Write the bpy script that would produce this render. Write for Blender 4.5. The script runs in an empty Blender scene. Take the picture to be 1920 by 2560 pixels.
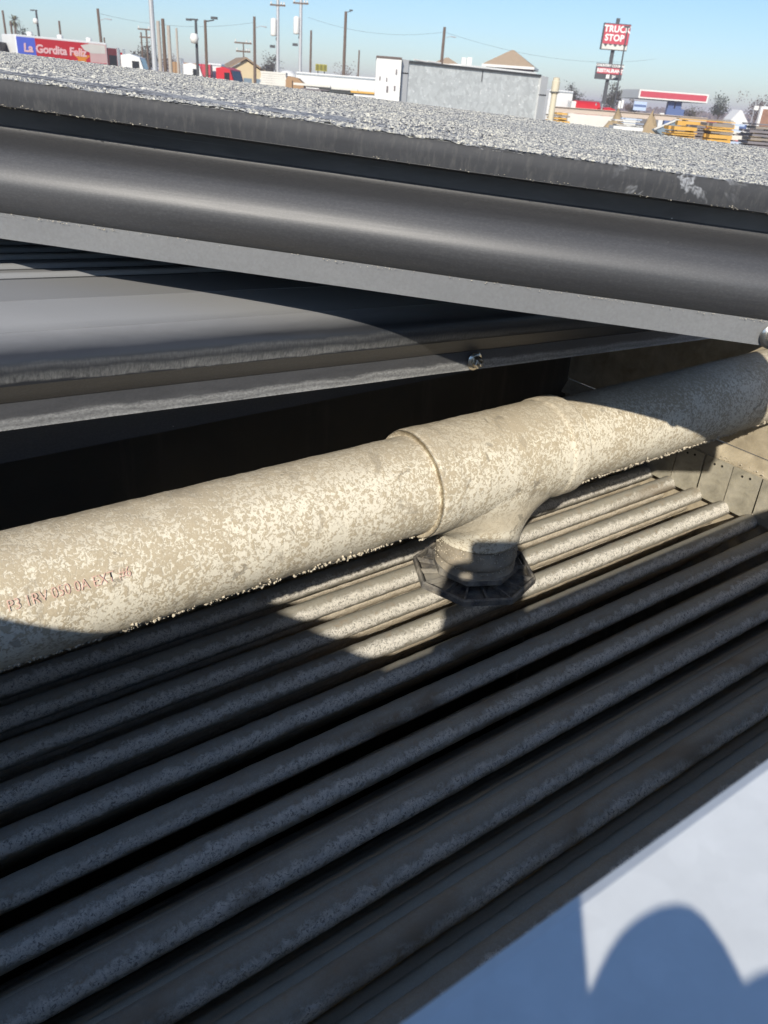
import bpy, math, random
from mathutils import Vector, Matrix, noise
C = bpy.context.scene.collection
random.seed(7)
rnd = random.Random(11)

# ------------------------------------------------------------------ camera
H = 2.2                                     # lens height above the yard
CAM_R = Matrix(((0.819046, 0.223208, -0.528528),
                (-0.569776, 0.424387, -0.703741),
                (0.067219, 0.877539, 0.474771)))
cd = bpy.data.cameras.new('camera'); cam = bpy.data.objects.new('camera', cd); C.objects.link(cam)
cam.matrix_world = Matrix.Translation((0, 0, H)) @ CAM_R.to_4x4()
cd.sensor_fit = 'VERTICAL'; cd.sensor_height = 36; cd.lens = 27.42
cd.clip_start = 0.01; cd.clip_end = 6000
cd.dof.use_dof = True; cd.dof.focus_distance = 0.93; cd.dof.aperture_fstop = 17.0
bpy.context.scene.camera = cam
# ------------------------------------------------------------------ sky, sun, exposure
SUN = Vector((0.64387, 0.57829, -0.50101)).normalized()       # direction the light travels
EL = math.asin(-SUN.z)
w = bpy.data.worlds.new('World'); bpy.context.scene.world = w; w.use_nodes = True
nt = w.node_tree; nt.nodes.clear()
sky = nt.nodes.new('ShaderNodeTexSky'); sky.sky_type = 'NISHITA'; sky.sun_disc = False
sky.sun_elevation = EL; sky.sun_rotation = math.atan2(-SUN.x, -SUN.y)
sky.air_density = 1.0; sky.dust_density = 0.4; sky.ozone_density = 6.0; sky.altitude = 0
bgn = nt.nodes.new('ShaderNodeBackground'); bgn.inputs['Strength'].default_value = 0.117
on = nt.nodes.new('ShaderNodeOutputWorld')
nt.links.new(sky.outputs[0], bgn.inputs['Color']); nt.links.new(bgn.outputs[0], on.inputs['Surface'])
sl = bpy.data.lights.new('sun', 'SUN'); sl.energy = 4.6; sl.angle = math.radians(0.53); sl.color = (1.0, 0.93, 0.82)
so = bpy.data.objects.new('sun', sl); C.objects.link(so)
so.rotation_euler = SUN.to_track_quat('-Z', 'Y').to_euler(); so.location = (-6, -6, 9)
vs = bpy.context.scene.view_settings
vs.view_transform = 'Standard'; vs.look = 'None'; vs.exposure = 0.15; vs.gamma = 1.0; vs.use_curve_mapping = False
bpy.context.scene.cycles.max_bounces = 8

# ------------------------------------------------------------------ material helpers
class NT:
    def __init__(s, name):
        s.m = bpy.data.materials.new(name); s.m.use_nodes = True
        s.t = s.m.node_tree; s.t.nodes.clear()
        s.out = s.t.nodes.new('ShaderNodeOutputMaterial')
        s.b = s.t.nodes.new('ShaderNodeBsdfPrincipled'); s.t.links.new(s.b.outputs[0], s.out.inputs[0])
    def n(s, ty, **kw):
        x = s.t.nodes.new(ty)
        for k, v in kw.items(): setattr(x, k, v)
        return x
    def l(s, a, b): s.t.links.new(a, b)
    def coord(s, scale=(1, 1, 1), which='Object', rand=False):
        c = s.n('ShaderNodeTexCoord'); m = s.n('ShaderNodeMapping'); m.inputs['Scale'].default_value = scale
        s.l(c.outputs[which], m.inputs['Vector'])
        if rand:
            oi = s.n('ShaderNodeObjectInfo'); mu = s.n('ShaderNodeMath', operation='MULTIPLY'); mu.inputs[1].default_value = 37.0
            s.l(oi.outputs['Random'], mu.inputs[0]); s.l(mu.outputs[0], m.inputs['Location'])
        return m.outputs[0]
    def noise(s, vec, scale, detail=4, rough=0.6, dist=0.0):
        x = s.n('ShaderNodeTexNoise'); x.inputs['Scale'].default_value = scale; x.inputs['Detail'].default_value = detail
        x.inputs['Roughness'].default_value = rough; x.inputs['Distortion'].default_value = dist
        s.l(vec, x.inputs['Vector']); return x.outputs['Fac']
    def voro(s, vec, scale, feature='F1', out='Distance'):
        x = s.n('ShaderNodeTexVoronoi', feature=feature); x.inputs['Scale'].default_value = scale
        s.l(vec, x.inputs['Vector']); return x.outputs[out]
    def ramp(s, fac, stops):
        r = s.n('ShaderNodeValToRGB'); e = r.color_ramp.elements
        while len(e) < len(stops): e.new(0.5)
        for i, (p, c) in enumerate(stops):
            e[i].position = p; e[i].color = (c, c, c, 1) if isinstance(c, (int, float)) else (*c, 1)
        s.l(fac, r.inputs[0]); return r.outputs[0]
    def mix(s, fac, a, b, mode='MIX'):
        x = s.n('ShaderNodeMix', data_type='RGBA', blend_type=mode)
        for sock, v in ((x.inputs[0], fac), (x.inputs[6], a), (x.inputs[7], b)):
            if isinstance(v, (int, float)): sock.default_value = v
            elif isinstance(v, tuple): sock.default_value = (*v, 1)
            else: s.l(v, sock)
        return x.outputs[2]
    def math(s, op, a, b=0.0, c=0.0):
        x = s.n('ShaderNodeMath', operation=op)
        for i, v in enumerate((a, b, c)):
            if isinstance(v, (int, float)): x.inputs[i].default_value = v
            else: s.l(v, x.inputs[i])
        return x.outputs[0]
    def sep(s, vec):
        x = s.n('ShaderNodeSeparateXYZ'); s.l(vec, x.inputs[0]); return x.outputs
    def set(s, col=None, rough=None, metal=None, spec=None):
        for k, v in (('Base Color', col), ('Roughness', rough), ('Metallic', metal), ('Specular IOR Level', spec)):
            if v is None: continue
            if isinstance(v, tuple): s.b.inputs[k].default_value = (*v, 1)
            elif isinstance(v, (int, float)): s.b.inputs[k].default_value = v
            else: s.l(v, s.b.inputs[k])
    def bump(s, h, strength=0.4, dist=0.002):
        x = s.n('ShaderNodeBump'); x.inputs['Strength'].default_value = strength; x.inputs['Distance'].default_value = dist
        s.l(h, x.inputs['Height']); s.l(x.outputs[0], s.b.inputs['Normal'])

def plain(name, col, rough=0.6, metal=0.0, var=0.12, scale=3.0, spec=0.3):
    m = NT(name); v = m.coord(); f = m.noise(v, scale, 5)
    a = tuple(c * (1 - var) for c in col); b = tuple(min(1, c * (1 + var)) for c in col)
    m.set(m.mix(f, a, b), rough, metal, spec); return m.m

# mineral-stained white PVC of the spray header
def mat_pvc():
    m = NT('scaled_white_pvc'); v = m.coord(); x, y, z = m.sep(v)
    n1 = m.noise(v, 265, 4, 0.6, 0.8); n2 = m.noise(v, 420, 3, 0.6); n3 = m.noise(v, 13, 4, 0.6); n4 = m.noise(v, 42, 3, 0.6, 0.4); n5 = m.noise(v, 88, 3, 0.6, 0.5)
    white = m.mix(n2, (0.72, 0.65, 0.49), (0.89, 0.84, 0.70))
    tan = m.mix(n2, (0.45, 0.375, 0.255), (0.61, 0.525, 0.375)); cream = m.mix(n5, (0.58, 0.495, 0.35), (0.73, 0.65, 0.49))
    comb = m.math('ADD', n1, m.math('MULTIPLY', m.math('SUBTRACT', n3, 0.5), 0.40))
    comb = m.math('ADD', comb, m.math('MULTIPLY', m.math('SUBTRACT', n5, 0.5), 0.22))
    comb = m.math('ADD', comb, m.math('MULTIPLY', m.math('MAXIMUM', z, 0.0), 0.9))      # more tan towards the crown
    f = m.ramp(comb, [(0.485, 0.0), (0.575, 1.0)])
    lowf = m.ramp(m.math('MULTIPLY', z, -1.0), [(0.022, 0.0), (0.046, 0.75), (0.0655, 0.75), (0.070, 0.0)])             # the belly carries a smooth cream film
    c = m.mix(f, white, tan); c = m.mix(lowf, c, cream)
    crown = m.ramp(z, [(0.044, 0.0), (0.058, 0.6)]); c = m.mix(crown, c, (0.50, 0.43, 0.315))
    big = m.ramp(m.noise(v, 19, 5, 0.65, 0.7), [(0.60, 0.0), (0.66, 0.8)]); c = m.mix(m.math('MULTIPLY', big, m.ramp(n2, [(0.3, 0.5), (0.6, 1.0)])), c, (0.40, 0.345, 0.255))
    g = m.ramp(n4, [(0.66, 0.0), (0.69, 1.0)])
    c = m.mix(m.math('MULTIPLY', g, 0.65), c, (0.30, 0.26, 0.195))
    m.set(c, 0.85, 0, 0.2)
    hgt = m.math('ADD', m.math('MULTIPLY', f, 0.6), m.math('MULTIPLY', n2, 0.7))
    m.bump(hgt, 0.45, 0.0011); return m.m
def mat_crumb():
    m = NT('scale_crumb'); v = m.coord(); n = m.noise(v, 150, 3)
    m.set(m.mix(n, (0.42, 0.36, 0.26), (0.72, 0.66, 0.53)), 0.9, 0, 0.2); m.bump(m.noise(v, 600, 3), 0.4, 0.001); return m.m
# galvanised coil tubes: silt film on the crown, pitted white scale along the flank, painted brighter for sky sheen
def mat_tube(deep=False):
    m = NT('coil_tube_lower' if deep else 'coil_tube_scaled'); v = m.coord(rand=True)
    c0 = m.n('ShaderNodeTexCoord'); x, y, z = m.sep(c0.outputs['Object'])
    ang = m.math('ARCTAN2', z, m.math('MULTIPLY', y, -1.0))            # 0 = towards the open side, pi/2 = crown
    nL = m.noise(v, 14, 4, 0.6); nM = m.noise(v, 70, 4, 0.65, 0.5); nF = m.noise(v, 270, 5, 0.75, 1.0)
    film = m.mix(nL, (0.215, 0.202, 0.168), (0.40, 0.37, 0.29))
    film = m.mix(m.ramp(nM, [(0.55, 0.0), (0.75, 1.0)]), film, (0.33, 0.26, 0.18))
    film = m.mix(m.math('MULTIPLY', m.ramp(nF, [(0.4, 0.0), (0.7, 1.0)]), 0.25), film, (0.56, 0.545, 0.50))
    a = m.math('ABSOLUTE', m.math('SUBTRACT', ang, 0.42))
    a = m.math('ADD', a, m.math('MULTIPLY', m.math('SUBTRACT', nM, 0.5), 1.5))
    a = m.math('ADD', a, m.math('MULTIPLY', m.math('SUBTRACT', nL, 0.5), 1.2))
    band = m.ramp(a, [(0.30, 1.0), (0.75, 0.0)])
    belly = m.ramp(ang, [(-0.75 + 0.5, 0.55), (0.5, 0.0)]) if False else None
    pits = m.ramp(nF, [(0.40, 0.0), (0.49, 1.0)])
    hair = m.ramp(m.noise(v, 210, 6, 0.8, 2.5), [(0.42, 0.55), (0.60, 1.0)])
    scale = m.mix(hair, (0.57, 0.54, 0.465), (0.87, 0.825, 0.725))
    scale = m.mix(pits, (0.27, 0.255, 0.22), scale)
    bare = m.ramp(m.noise(m.coord((0.5, 1, 1), rand=True), 7, 3, 0.6, 0.4), [(0.60, 1.0), (0.68, 0.15)])
    film = m.mix(m.math('SUBTRACT', 1.0, bare), film, (0.24, 0.19, 0.13))
    fac = m.math('MULTIPLY', m.math('MULTIPLY', band, 0.92), bare)
    c = m.mix(fac, film, scale)
    if deep:
        c = m.mix(0.65, c, m.mix(nF, (0.50, 0.405, 0.27), (0.76, 0.66, 0.49)))
    m.set(c, 0.62, 0.0, 0.4)
    m.bump(m.math('ADD', m.math('MULTIPLY', nF, band), m.math('MULTIPLY', m.noise(v, 900, 3, 0.7), 0.35)), 0.8 if not deep else 1.0, 0.0018)
    return m.m
def mat_black(name, dust=0.5, base=(0.022, 0.023, 0.025), rough=0.42):
    m = NT(name); v = m.coord((0.35, 1, 1), rand=True); v2 = m.coord((0.03, 1, 1), rand=True); v1 = m.coord((1, 1, 1), rand=True)
    n = m.noise(v, 22, 5, 0.62, 0.3); s = m.noise(v2, 260, 3, 0.6); fine = m.noise(v1, 700, 3, 0.6)
    f = m.math('MULTIPLY', m.ramp(n, [(0.38, 0.12), (0.72, 1.0)]), dust)
    c = m.mix(f, base, (0.17, 0.17, 0.168))
    scr = m.ramp(m.noise(v2, 90, 4, 0.7, 0.8), [(0.66, 0.0), (0.72, 1.0)])
    c = m.mix(m.math('MULTIPLY', scr, 0.35), c, (0.30, 0.30, 0.29))
    spk = m.ramp(m.voro(v1, 60), [(0.02, 1.0), (0.045, 0.0)])
    spk = m.math('MULTIPLY', spk, m.ramp(m.noise(v1, 9, 2), [(0.55, 0), (0.62, 1)]))
    c = m.mix(m.math('MULTIPLY', spk, 0.7), c, (0.6, 0.6, 0.58))
    r = m.math('ADD', rough, m.math('MULTIPLY', m.math('SUBTRACT', s, 0.5), 0.25))
    r = m.math('ADD', r, m.math('MULTIPLY', f, 0.25))
    m.set(c, r, 0, 0.55)
    m.bump(m.math('ADD', m.math('MULTIPLY', s, 0.5), m.math('MULTIPLY', fine, 0.35)), 0.18, 0.0008); return m.m
def mat_satin(name, dust, dcol=(0.13, 0.13, 0.13)):
    """extruded black plastic: fine grain and hairline drag marks along its length, thin even dust or painted tint"""
    m = NT(name); v2 = m.coord((0.02, 1, 1), rand=True); v1 = m.coord((0.5, 1, 1), rand=True)
    s = m.noise(v2, 330, 4, 0.65); big = m.noise(m.coord((0.25, 1, 1), rand=True), 6, 3, 0.5); fine = m.noise(v1, 800, 3, 0.7)
    c = m.mix(s, (0.032, 0.033, 0.036), (0.048, 0.048, 0.050))
    f = m.math('MULTIPLY', m.math('ADD', 0.72, m.math('MULTIPLY', big, 0.45)), dust)
    c = m.mix(f, c, dcol)
    c = m.mix(m.math('MULTIPLY', m.ramp(fine, [(0.45, 0), (0.75, 1)]), 0.12), c, (0.25, 0.25, 0.25))
    scr = m.ramp(m.noise(m.coord((0.06, 1, 1), rand=True), 70, 4, 0.7, 1.4), [(0.69, 0.0), (0.72, 1.0)])
    c = m.mix(m.math('MULTIPLY', scr, 0.3), c, (0.02, 0.02, 0.022))
    spk = m.ramp(m.voro(m.coord(rand=True), 45), [(0.018, 1.0), (0.035, 0.0)])
    spk = m.math('MULTIPLY', spk, m.ramp(m.noise(m.coord(rand=True), 8, 2), [(0.56, 0), (0.64, 1)]))
    c = m.mix(m.math('MULTIPLY', spk, 0.7), c, (0.6, 0.6, 0.58))
    m.set(c, m.math('ADD', 0.50 + 0.10 * dust, m.math('MULTIPLY', m.math('SUBTRACT', s, 0.5), 0.16)), 0, 0.8 - 0.3 * dust)
    m.bump(m.math('ADD', m.math('MULTIPLY', s, 0.4), m.math('MULTIPLY', fine, 0.6)), 0.16, 0.0007); return m.m
def mat_stained():
    """glossy black bulge with a ragged tide line of lime along its lower half"""
    m = NT('lime_streaked_black_plastic'); v = m.coord((0.25, 1, 1), rand=True); z = m.sep(m.n('ShaderNodeTexCoord').outputs['Object'])[2]
    vs_ = m.coord((1.0, 0.25, 0.30), rand=True); st = m.noise(vs_, 520, 5, 0.75); n = m.noise(v, 34, 5, 0.68, 0.5); lo = m.noise(m.coord((1, 1, 1), rand=True), 2.2, 2)
    c = m.mix(n, (0.022, 0.024, 0.028), (0.048, 0.050, 0.055))
    zz = m.math('ADD', z, m.math('MULTIPLY', m.math('SUBTRACT', n, 0.5), 0.016))
    band = m.ramp(m.math('MULTIPLY', m.math('SUBTRACT', zz, 0.040), 30.0), [(0.06, 0.0), (0.12, 1.0), (0.26, 0.65), (0.36, 0.12), (0.5, 0.35), (0.6, 0.0)])
    k = m.math('MULTIPLY', band, m.ramp(st, [(0.36, 0.25), (0.66, 1.0)])); k = m.math('MULTIPLY', k, m.ramp(lo, [(0.35, 0.25), (0.6, 1.0)]))
    dz = m.ramp(m.math('MULTIPLY', m.math('SUBTRACT', m.math('ADD', z, m.math('MULTIPLY', m.math('SUBTRACT', n, 0.5), 0.004)), 0.066), 50.0), [(0.0, 0.0), (0.35, 0.35), (0.75, 1.0)])  # paler dust above; the curve's fade to dark reflection is painted too
    c = m.mix(m.math('MULTIPLY', dz, 0.92), c, (0.36, 0.363, 0.365))
    c = m.mix(m.math('MULTIPLY', k, 0.7), c, (0.36, 0.36, 0.34)); m.set(c, m.math('ADD', 0.30, m.math('MULTIPLY', k, 0.4)), 0, 0.55); m.bump(st, 0.2, 0.0006); return m.m
def mat_flange(name):
    m = NT(name); v = m.coord((0.4, 1, 1), rand=True); v1 = m.coord(rand=True)
    n = m.noise(v, 18, 5, 0.6); fine = m.noise(v1, 420, 3, 0.6)
    c = m.mix(n, (0.15, 0.155, 0.16), (0.225, 0.23, 0.23)); c = m.mix(m.ramp(fine, [(0.3, 0), (0.75, 0.5)]), c, (0.13, 0.13, 0.13))
    scr = m.ramp(m.noise(m.coord((0.05, 1, 1), rand=True), 120, 3, 0.6, 1.5), [(0.69, 0.0), (0.72, 1.0)])
    c = m.mix(m.math('MULTIPLY', scr, 0.55), c, (0.05, 0.05, 0.055))
    m.set(c, 0.5, 0, 0.45); m.bump(fine, 0.12, 0.0006); return m.m
def mat_waterline(name):
    m = NT(name); v = m.coord((0.25, 1, 1), rand=True); v1 = m.coord((0.6, 1, 1)); x, y, z = m.sep(m.n('ShaderNodeTexCoord').outputs['Object'])
    n = m.noise(v, 60, 5, 0.65, 0.6); fine = m.noise(v1, 500, 4, 0.7)
    hz = m.math('ADD', z, m.math('MULTIPLY', m.math('SUBTRACT', m.noise(v, 90, 4), 0.5), 0.012))
    line = m.ramp(hz, [(0.0005, 1.0), (0.0045, 0.35), (0.0068, 0.25), (0.0078, 0.75), (0.0092, 0.12), (0.016, 0.05)])
    c = m.mix(m.math('MULTIPLY', line, m.ramp(fine, [(0.3, 0.35), (0.65, 1.0)])), m.mix(n, (0.03, 0.031, 0.034), (0.075, 0.075, 0.078)), (0.42, 0.42, 0.40))
    m.set(c, 0.55, 0, 0.4); m.bump(fine, 0.25, 0.0008); return m.m
def mat_crust():
    m = NT('mineral_scale_crust'); v = m.coord(); n = m.noise(v, 340, 4, 0.7); f = m.noise(v, 700, 3)
    c = m.ramp(n, [(0.37, (0.05, 0.054, 0.064)), (0.45, (0.20, 0.205, 0.22)), (0.51, (0.40, 0.40, 0.385)), (0.58, (0.58, 0.56, 0.48)), (0.68, (0.76, 0.73, 0.62))])
    m.set(c, 0.85, 0, 0.2); m.bump(f, 0.4, 0.001); return m.m
def mat_lip():
    m = NT('scale_streaked_black_plastic'); v = m.coord((0.45, 1, 1), rand=True); v1 = m.coord((0.8, 1, 1), rand=True)
    n = m.noise(v, 170, 5, 0.7, 0.6); f = m.noise(v1, 420, 4, 0.7)
    c = m.ramp(n, [(0.36, (0.07, 0.073, 0.082)), (0.47, (0.24, 0.247, 0.265)), (0.60, (0.40, 0.405, 0.40)), (0.72, (0.62, 0.60, 0.52))])
    c = m.mix(m.ramp(f, [(0.58, 0.0), (0.62, 0.85)]), c, (0.03, 0.031, 0.036))
    m.set(c, 0.6, 0, 0.35); m.bump(f, 0.5, 0.0015); return m.m
def mat_band():
    m = NT('weathered_black_plastic_band'); v = m.coord((0.5, 1, 1), rand=True); v2 = m.coord((1, 1, 0.25), rand=True); z = m.sep(m.n('ShaderNodeTexCoord').outputs['Object'])[2]
    n = m.noise(v, 26, 6, 0.7, 0.8); r = m.noise(v2, 240, 4, 0.65)
    c = m.mix(n, (0.022, 0.023, 0.027), (0.062, 0.064, 0.068))
    # curls of dried lime left by drips
    w1 = m.math('ABSOLUTE', m.math('SUBTRACT', m.noise(v, 13, 5, 0.62, 1.2), 0.5))
    curl = m.math('MULTIPLY', m.ramp(w1, [(0.006, 1.0), (0.03, 0.0)]), m.ramp(m.noise(m.coord((1, 1, 1), rand=True), 5, 2), [(0.52, 0.0), (0.64, 1.0)]))
    c = m.mix(m.math('MULTIPLY', curl, m.ramp(r, [(0.35, 0.2), (0.6, 1.0)])), c, (0.55, 0.57, 0.6))
    c = m.mix(m.math('MULTIPLY', m.ramp(r, [(0.5, 0), (0.8, 1)]), 0.25), c, (0.2, 0.19, 0.17))
    m.set(c, 0.62, 0, 0.3); m.bump(r, 0.2, 0.0008); return m.m
def mat_galv(name, scale=90, lo=0.42, hi=0.62, rough=0.5, metal=0.25, tint=(1.0, 1.0, 1.0), fleck=0, cell=0.5):
    m = NT(name); v = m.coord(); a = m.voro(v, scale, out='Color'); n = m.noise(v, scale * 0.35, 4); n2 = m.noise(v, scale * 0.08, 4)
    sx = m.sep(a)[0]
    f = m.math('ADD', m.math('MULTIPLY', sx, cell), m.math('MULTIPLY', n, 1 - cell))
    f = m.math('ADD', m.math('MULTIPLY', f, 0.75), m.math('MULTIPLY', n2, 0.25))
    c = m.ramp(f, [(0.25, tuple(lo * t for t in tint)), (0.6, tuple((lo + hi) / 2 * t for t in tint)), (0.8, tuple(min(0.85, hi * t) for t in tint))])
    if fleck:
        fl = m.math('MULTIPLY', m.ramp(m.noise(m.coord((1, 1, 1.4)), fleck * .35, 3, 0.6), [(0.60, 0), (0.66, 1)]), m.ramp(m.noise(v, fleck * .06, 2), [(0.35, .25), (0.6, 1)])); c = m.mix(fl, c, (0.86, 0.87, 0.86))
    m.set(c, rough, metal, 0.4); m.bump(n, 0.08, 0.001); return m.m
def mat_silted(name, a=(0.30, 0.25, 0.17), b=(0.55, 0.475, 0.34), s=26):
    m = NT(name); v = m.coord(); n = m.noise(v, s, 5, 0.65, 0.4); f = m.noise(v, 380, 4, 0.7); g = m.noise(v, 7, 4)
    c = m.mix(m.ramp(n, [(0.3, 0), (0.7, 1)]), a, b); c = m.mix(m.math('MULTIPLY', m.ramp(f, [(0.5, 0), (0.7, 1)]), 0.4), c, (0.30, 0.30, 0.29))
    c = m.mix(m.ramp(g, [(0.55, 0), (0.75, 0.5)]), c, (0.55, 0.52, 0.44))
    m.set(c, 0.8, 0, 0.25); m.bump(f, 0.5, 0.0015); return m.m
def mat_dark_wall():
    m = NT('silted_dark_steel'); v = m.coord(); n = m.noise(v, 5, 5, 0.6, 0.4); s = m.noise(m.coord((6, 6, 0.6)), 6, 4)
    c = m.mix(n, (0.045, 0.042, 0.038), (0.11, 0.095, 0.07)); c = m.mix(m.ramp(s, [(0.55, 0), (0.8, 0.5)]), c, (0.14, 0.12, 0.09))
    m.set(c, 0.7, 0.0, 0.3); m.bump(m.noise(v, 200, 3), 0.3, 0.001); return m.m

MT = {}
def M(k): return MT[k]
MT['pvc'] = mat_pvc(); MT['crumb'] = mat_crumb(); MT['tube'] = mat_tube(); MT['tube2'] = mat_tube(True)
MT['black'] = mat_black('satin_black_plastic'); MT['blade2'] = mat_black('dusty_black_plastic', 0.75, (0.03, 0.031, 0.034), 0.38)
MT['satin'] = mat_satin('brushed_satin_black_plastic', 0.0); MT['groove'] = mat_satin('pipe_reflection_tinted_plastic', 0.3, (0.10, 0.085, 0.06)); MT['stained'] = mat_stained(); MT['blade3'] = mat_satin('grey_dusted_plastic', 0.9, (0.29, 0.293, 0.295)); MT['blade2'] = mat_satin('pale_dusted_plastic', 0.9, (0.30, 0.303, 0.305))  # the groove's tan is the lit pipe's reflection put into the colour
MT['flange'] = mat_flange('dusty_plastic_flange'); MT['wline'] = mat_waterline('lime_edged_flange')
MT['crust'] = mat_crust(); MT['lip'] = mat_lip(); MT['band'] = mat_band()
MT['galv'] = mat_galv('galvanised_flange', 150, 0.66, 0.86, 0.45, 0.0, (0.97, 1.0, 0.99), 0, 0.15)
MT['tab'] = mat_silted('silted_galvanised_tab', (0.25, 0.23, 0.175), (0.46, 0.42, 0.32), 40)
MT['silt'] = mat_silted('tan_silted_wall'); MT['dark'] = mat_dark_wall()
MT['hole'] = plain('dark_hole', (0.02, 0.018, 0.015), 0.9)
MT['steel'] = plain('bright_zinc_bolt', (0.62, 0.58, 0.50), 0.22, 0.95, 0.1, 200)
MT['noz'] = mat_silted('silt_coated_black_plastic', (0.055, 0.055, 0.06), (0.27, 0.24, 0.19), 60)
MT['nozlt'] = mat_silted('silt_coated_collar', (0.22, 0.19, 0.14), (0.42, 0.36, 0.27), 40)
MT['ink'] = plain('red_marker_ink', (0.72, 0.46, 0.37), 0.8, 0, 0.35, 350)

# ------------------------------------------------------------------ mesh helpers
def mesh(name, V, F, mat, smooth=False):
    me = bpy.data.meshes.new(name); me.from_pydata([tuple(v) for v in V], [], F)
    for mt in (mat if isinstance(mat, (list, tuple)) else [mat]): me.materials.append(mt)
    if smooth: me.polygons.foreach_set('use_smooth', [True] * len(me.polygons))
    me.update(); return me
def part(name, me, parent=None, loc=None, rot=None, label=None):
    o = bpy.data.objects.new(name, me); C.objects.link(o)
    if parent is not None: o.parent = parent
    if loc is not None: o.location = loc
    if rot is not None: o.rotation_euler = rot
    if label: o['label'] = label
    return o
def tag(o, label, cat, group=None):
    o['label'] = label; o['category'] = cat
    if group: o['group'] = group
    return o
def thing(name, label, cat, loc=(0, 0, 0), rz=0.0, group=None, mat=None):
    o = bpy.data.objects.new(name, None); C.objects.link(o); o.empty_display_size = 0.2
    if mat is not None: o.matrix_world = mat
    else: o.location = loc; o.rotation_euler = (0, 0, rz)
    return tag(o, label, cat, group)
class G:
    def __init__(s): s.V = []; s.F = []
    def add(s, V, F):
        k = len(s.V); s.V += [tuple(v) for v in V]; s.F += [tuple(i + k for i in f) for f in F]; return s
    def box(s, x0, x1, y0, y1, z0, z1, bev=0.0):
        if bev <= 0:
            V = [(x, y, z) for z in (z0, z1) for y in (y0, y1) for x in (x0, x1)]
            return s.add(V, [(0, 2, 3, 1), (4, 5, 7, 6), (0, 1, 5, 4), (2, 6, 7, 3), (0, 4, 6, 2), (1, 3, 7, 5)])
        b = bev; P = [(x0 + b, y0), (x1 - b, y0), (x1, y0 + b), (x1, y1 - b), (x1 - b, y1), (x0 + b, y1), (x0, y1 - b), (x0, y0 + b)]
        Q = [(x0 + b, y0 + b), (x1 - b, y0 + b), (x1 - b, y0 + b), (x1 - b, y1 - b), (x1 - b, y1 - b), (x0 + b, y1 - b), (x0 + b, y1 - b), (x0 + b, y0 + b)]
        V = [(*q, z0) for q in Q] + [(*p, z0 + b) for p in P] + [(*p, z1 - b) for p in P] + [(*q, z1) for q in Q]
        F = []
        for r in range(3):
            for i in range(8):
                j = (i + 1) % 8; F.append((r * 8 + i, r * 8 + j, r * 8 + 8 + j, r * 8 + 8 + i))
        F.append((6, 5, 4, 3, 1, 0)[0:0] or (0, 5, 3, 1)); F.append((24, 25, 27, 29))
        return s.add(V, F)
    def prism(s, poly, y0, y1, axis='y'):
        n = len(poly); mk = {'y': lambda a, b, t: (a, t, b), 'x': lambda a, b, t: (t, a, b), 'z': lambda a, b, t: (a, b, t)}[axis]
        V = [mk(a, b, y0) for a, b in poly] + [mk(a, b, y1) for a, b in poly]
        F = [tuple(range(n))[::-1], tuple(range(n, 2 * n))] + [(i, (i + 1) % n, n + (i + 1) % n, n + i) for i in range(n)]
        return s.add(V, F)
    def tube(s, p0, p1, r0, r1=None, n=10, cap=True):
        r1 = r0 if r1 is None else r1; p0 = Vector(p0); p1 = Vector(p1); d = (p1 - p0).normalized()
        a = d.orthogonal().normalized(); b = d.cross(a); V = []
        for p, r in ((p0, r0), (p1, r1)):
            for i in range(n):
                t = 2 * math.pi * i / n; V.append(p + a * (r * math.cos(t)) + b * (r * math.sin(t)))
        F = [(i, (i + 1) % n, n + (i + 1) % n, n + i) for i in range(n)]
        if cap: F += [tuple(range(n))[::-1], tuple(range(n, 2 * n))]
        return s.add(V, F)
    def lathe(s, prof, n=24, c=(0, 0, 0)):
        V = []; k = len(prof)
        for i in range(n):
            t = 2 * math.pi * i / n
            for r, z in prof: V.append((c[0] + r * math.cos(t), c[1] + r * math.sin(t), c[2] + z))
        F = [(i * k + j, ((i + 1) % n) * k + j, ((i + 1) % n) * k + j + 1, i * k + j + 1) for i in range(n) for j in range(k - 1)]
        F.append(tuple(i * k for i in range(n))[::-1]); F.append(tuple(i * k + k - 1 for i in range(n)))
        return s.add(V, F)
    def quad(s, a, b, c, d): return s.add([a, b, c, d], [(0, 1, 2, 3)])
    def me(s, name, mat, smooth=False): return mesh(name, s.V, s.F, mat, smooth)
def mk(name, g, mat, parent=None, smooth=False, label=None, loc=None, rot=None):
    return part(name, g.me(name, mat, smooth), parent, loc, rot, label)
def auto_smooth(o, ang=35):
    me = o.data
    me.polygons.foreach_set('use_smooth', [True] * len(me.polygons))
    try: me.set_sharp_from_angle(angle=math.radians(ang))
    except Exception: pass
    return o
def text_mesh(body, size, mat, depth=0.0, bold=0.0, shear=0.0, ax='CENTER', space=1.0):
    cu = bpy.data.curves.new('lettering', 'FONT'); cu.body = body; cu.size = size; cu.extrude = depth; cu.offset = bold
    cu.shear = shear; cu.align_x = ax; cu.align_y = 'CENTER'; cu.space_character = space; cu.resolution_u = 3
    o = bpy.data.objects.new('tmp', cu); C.objects.link(o)
    dg = bpy.context.evaluated_depsgraph_get(); dg.update()
    me = bpy.data.meshes.new_from_object(o.evaluated_get(dg)); bpy.data.objects.remove(o); bpy.data.curves.remove(cu)
    me.materials.clear(); me.materials.append(mat); return me
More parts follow.
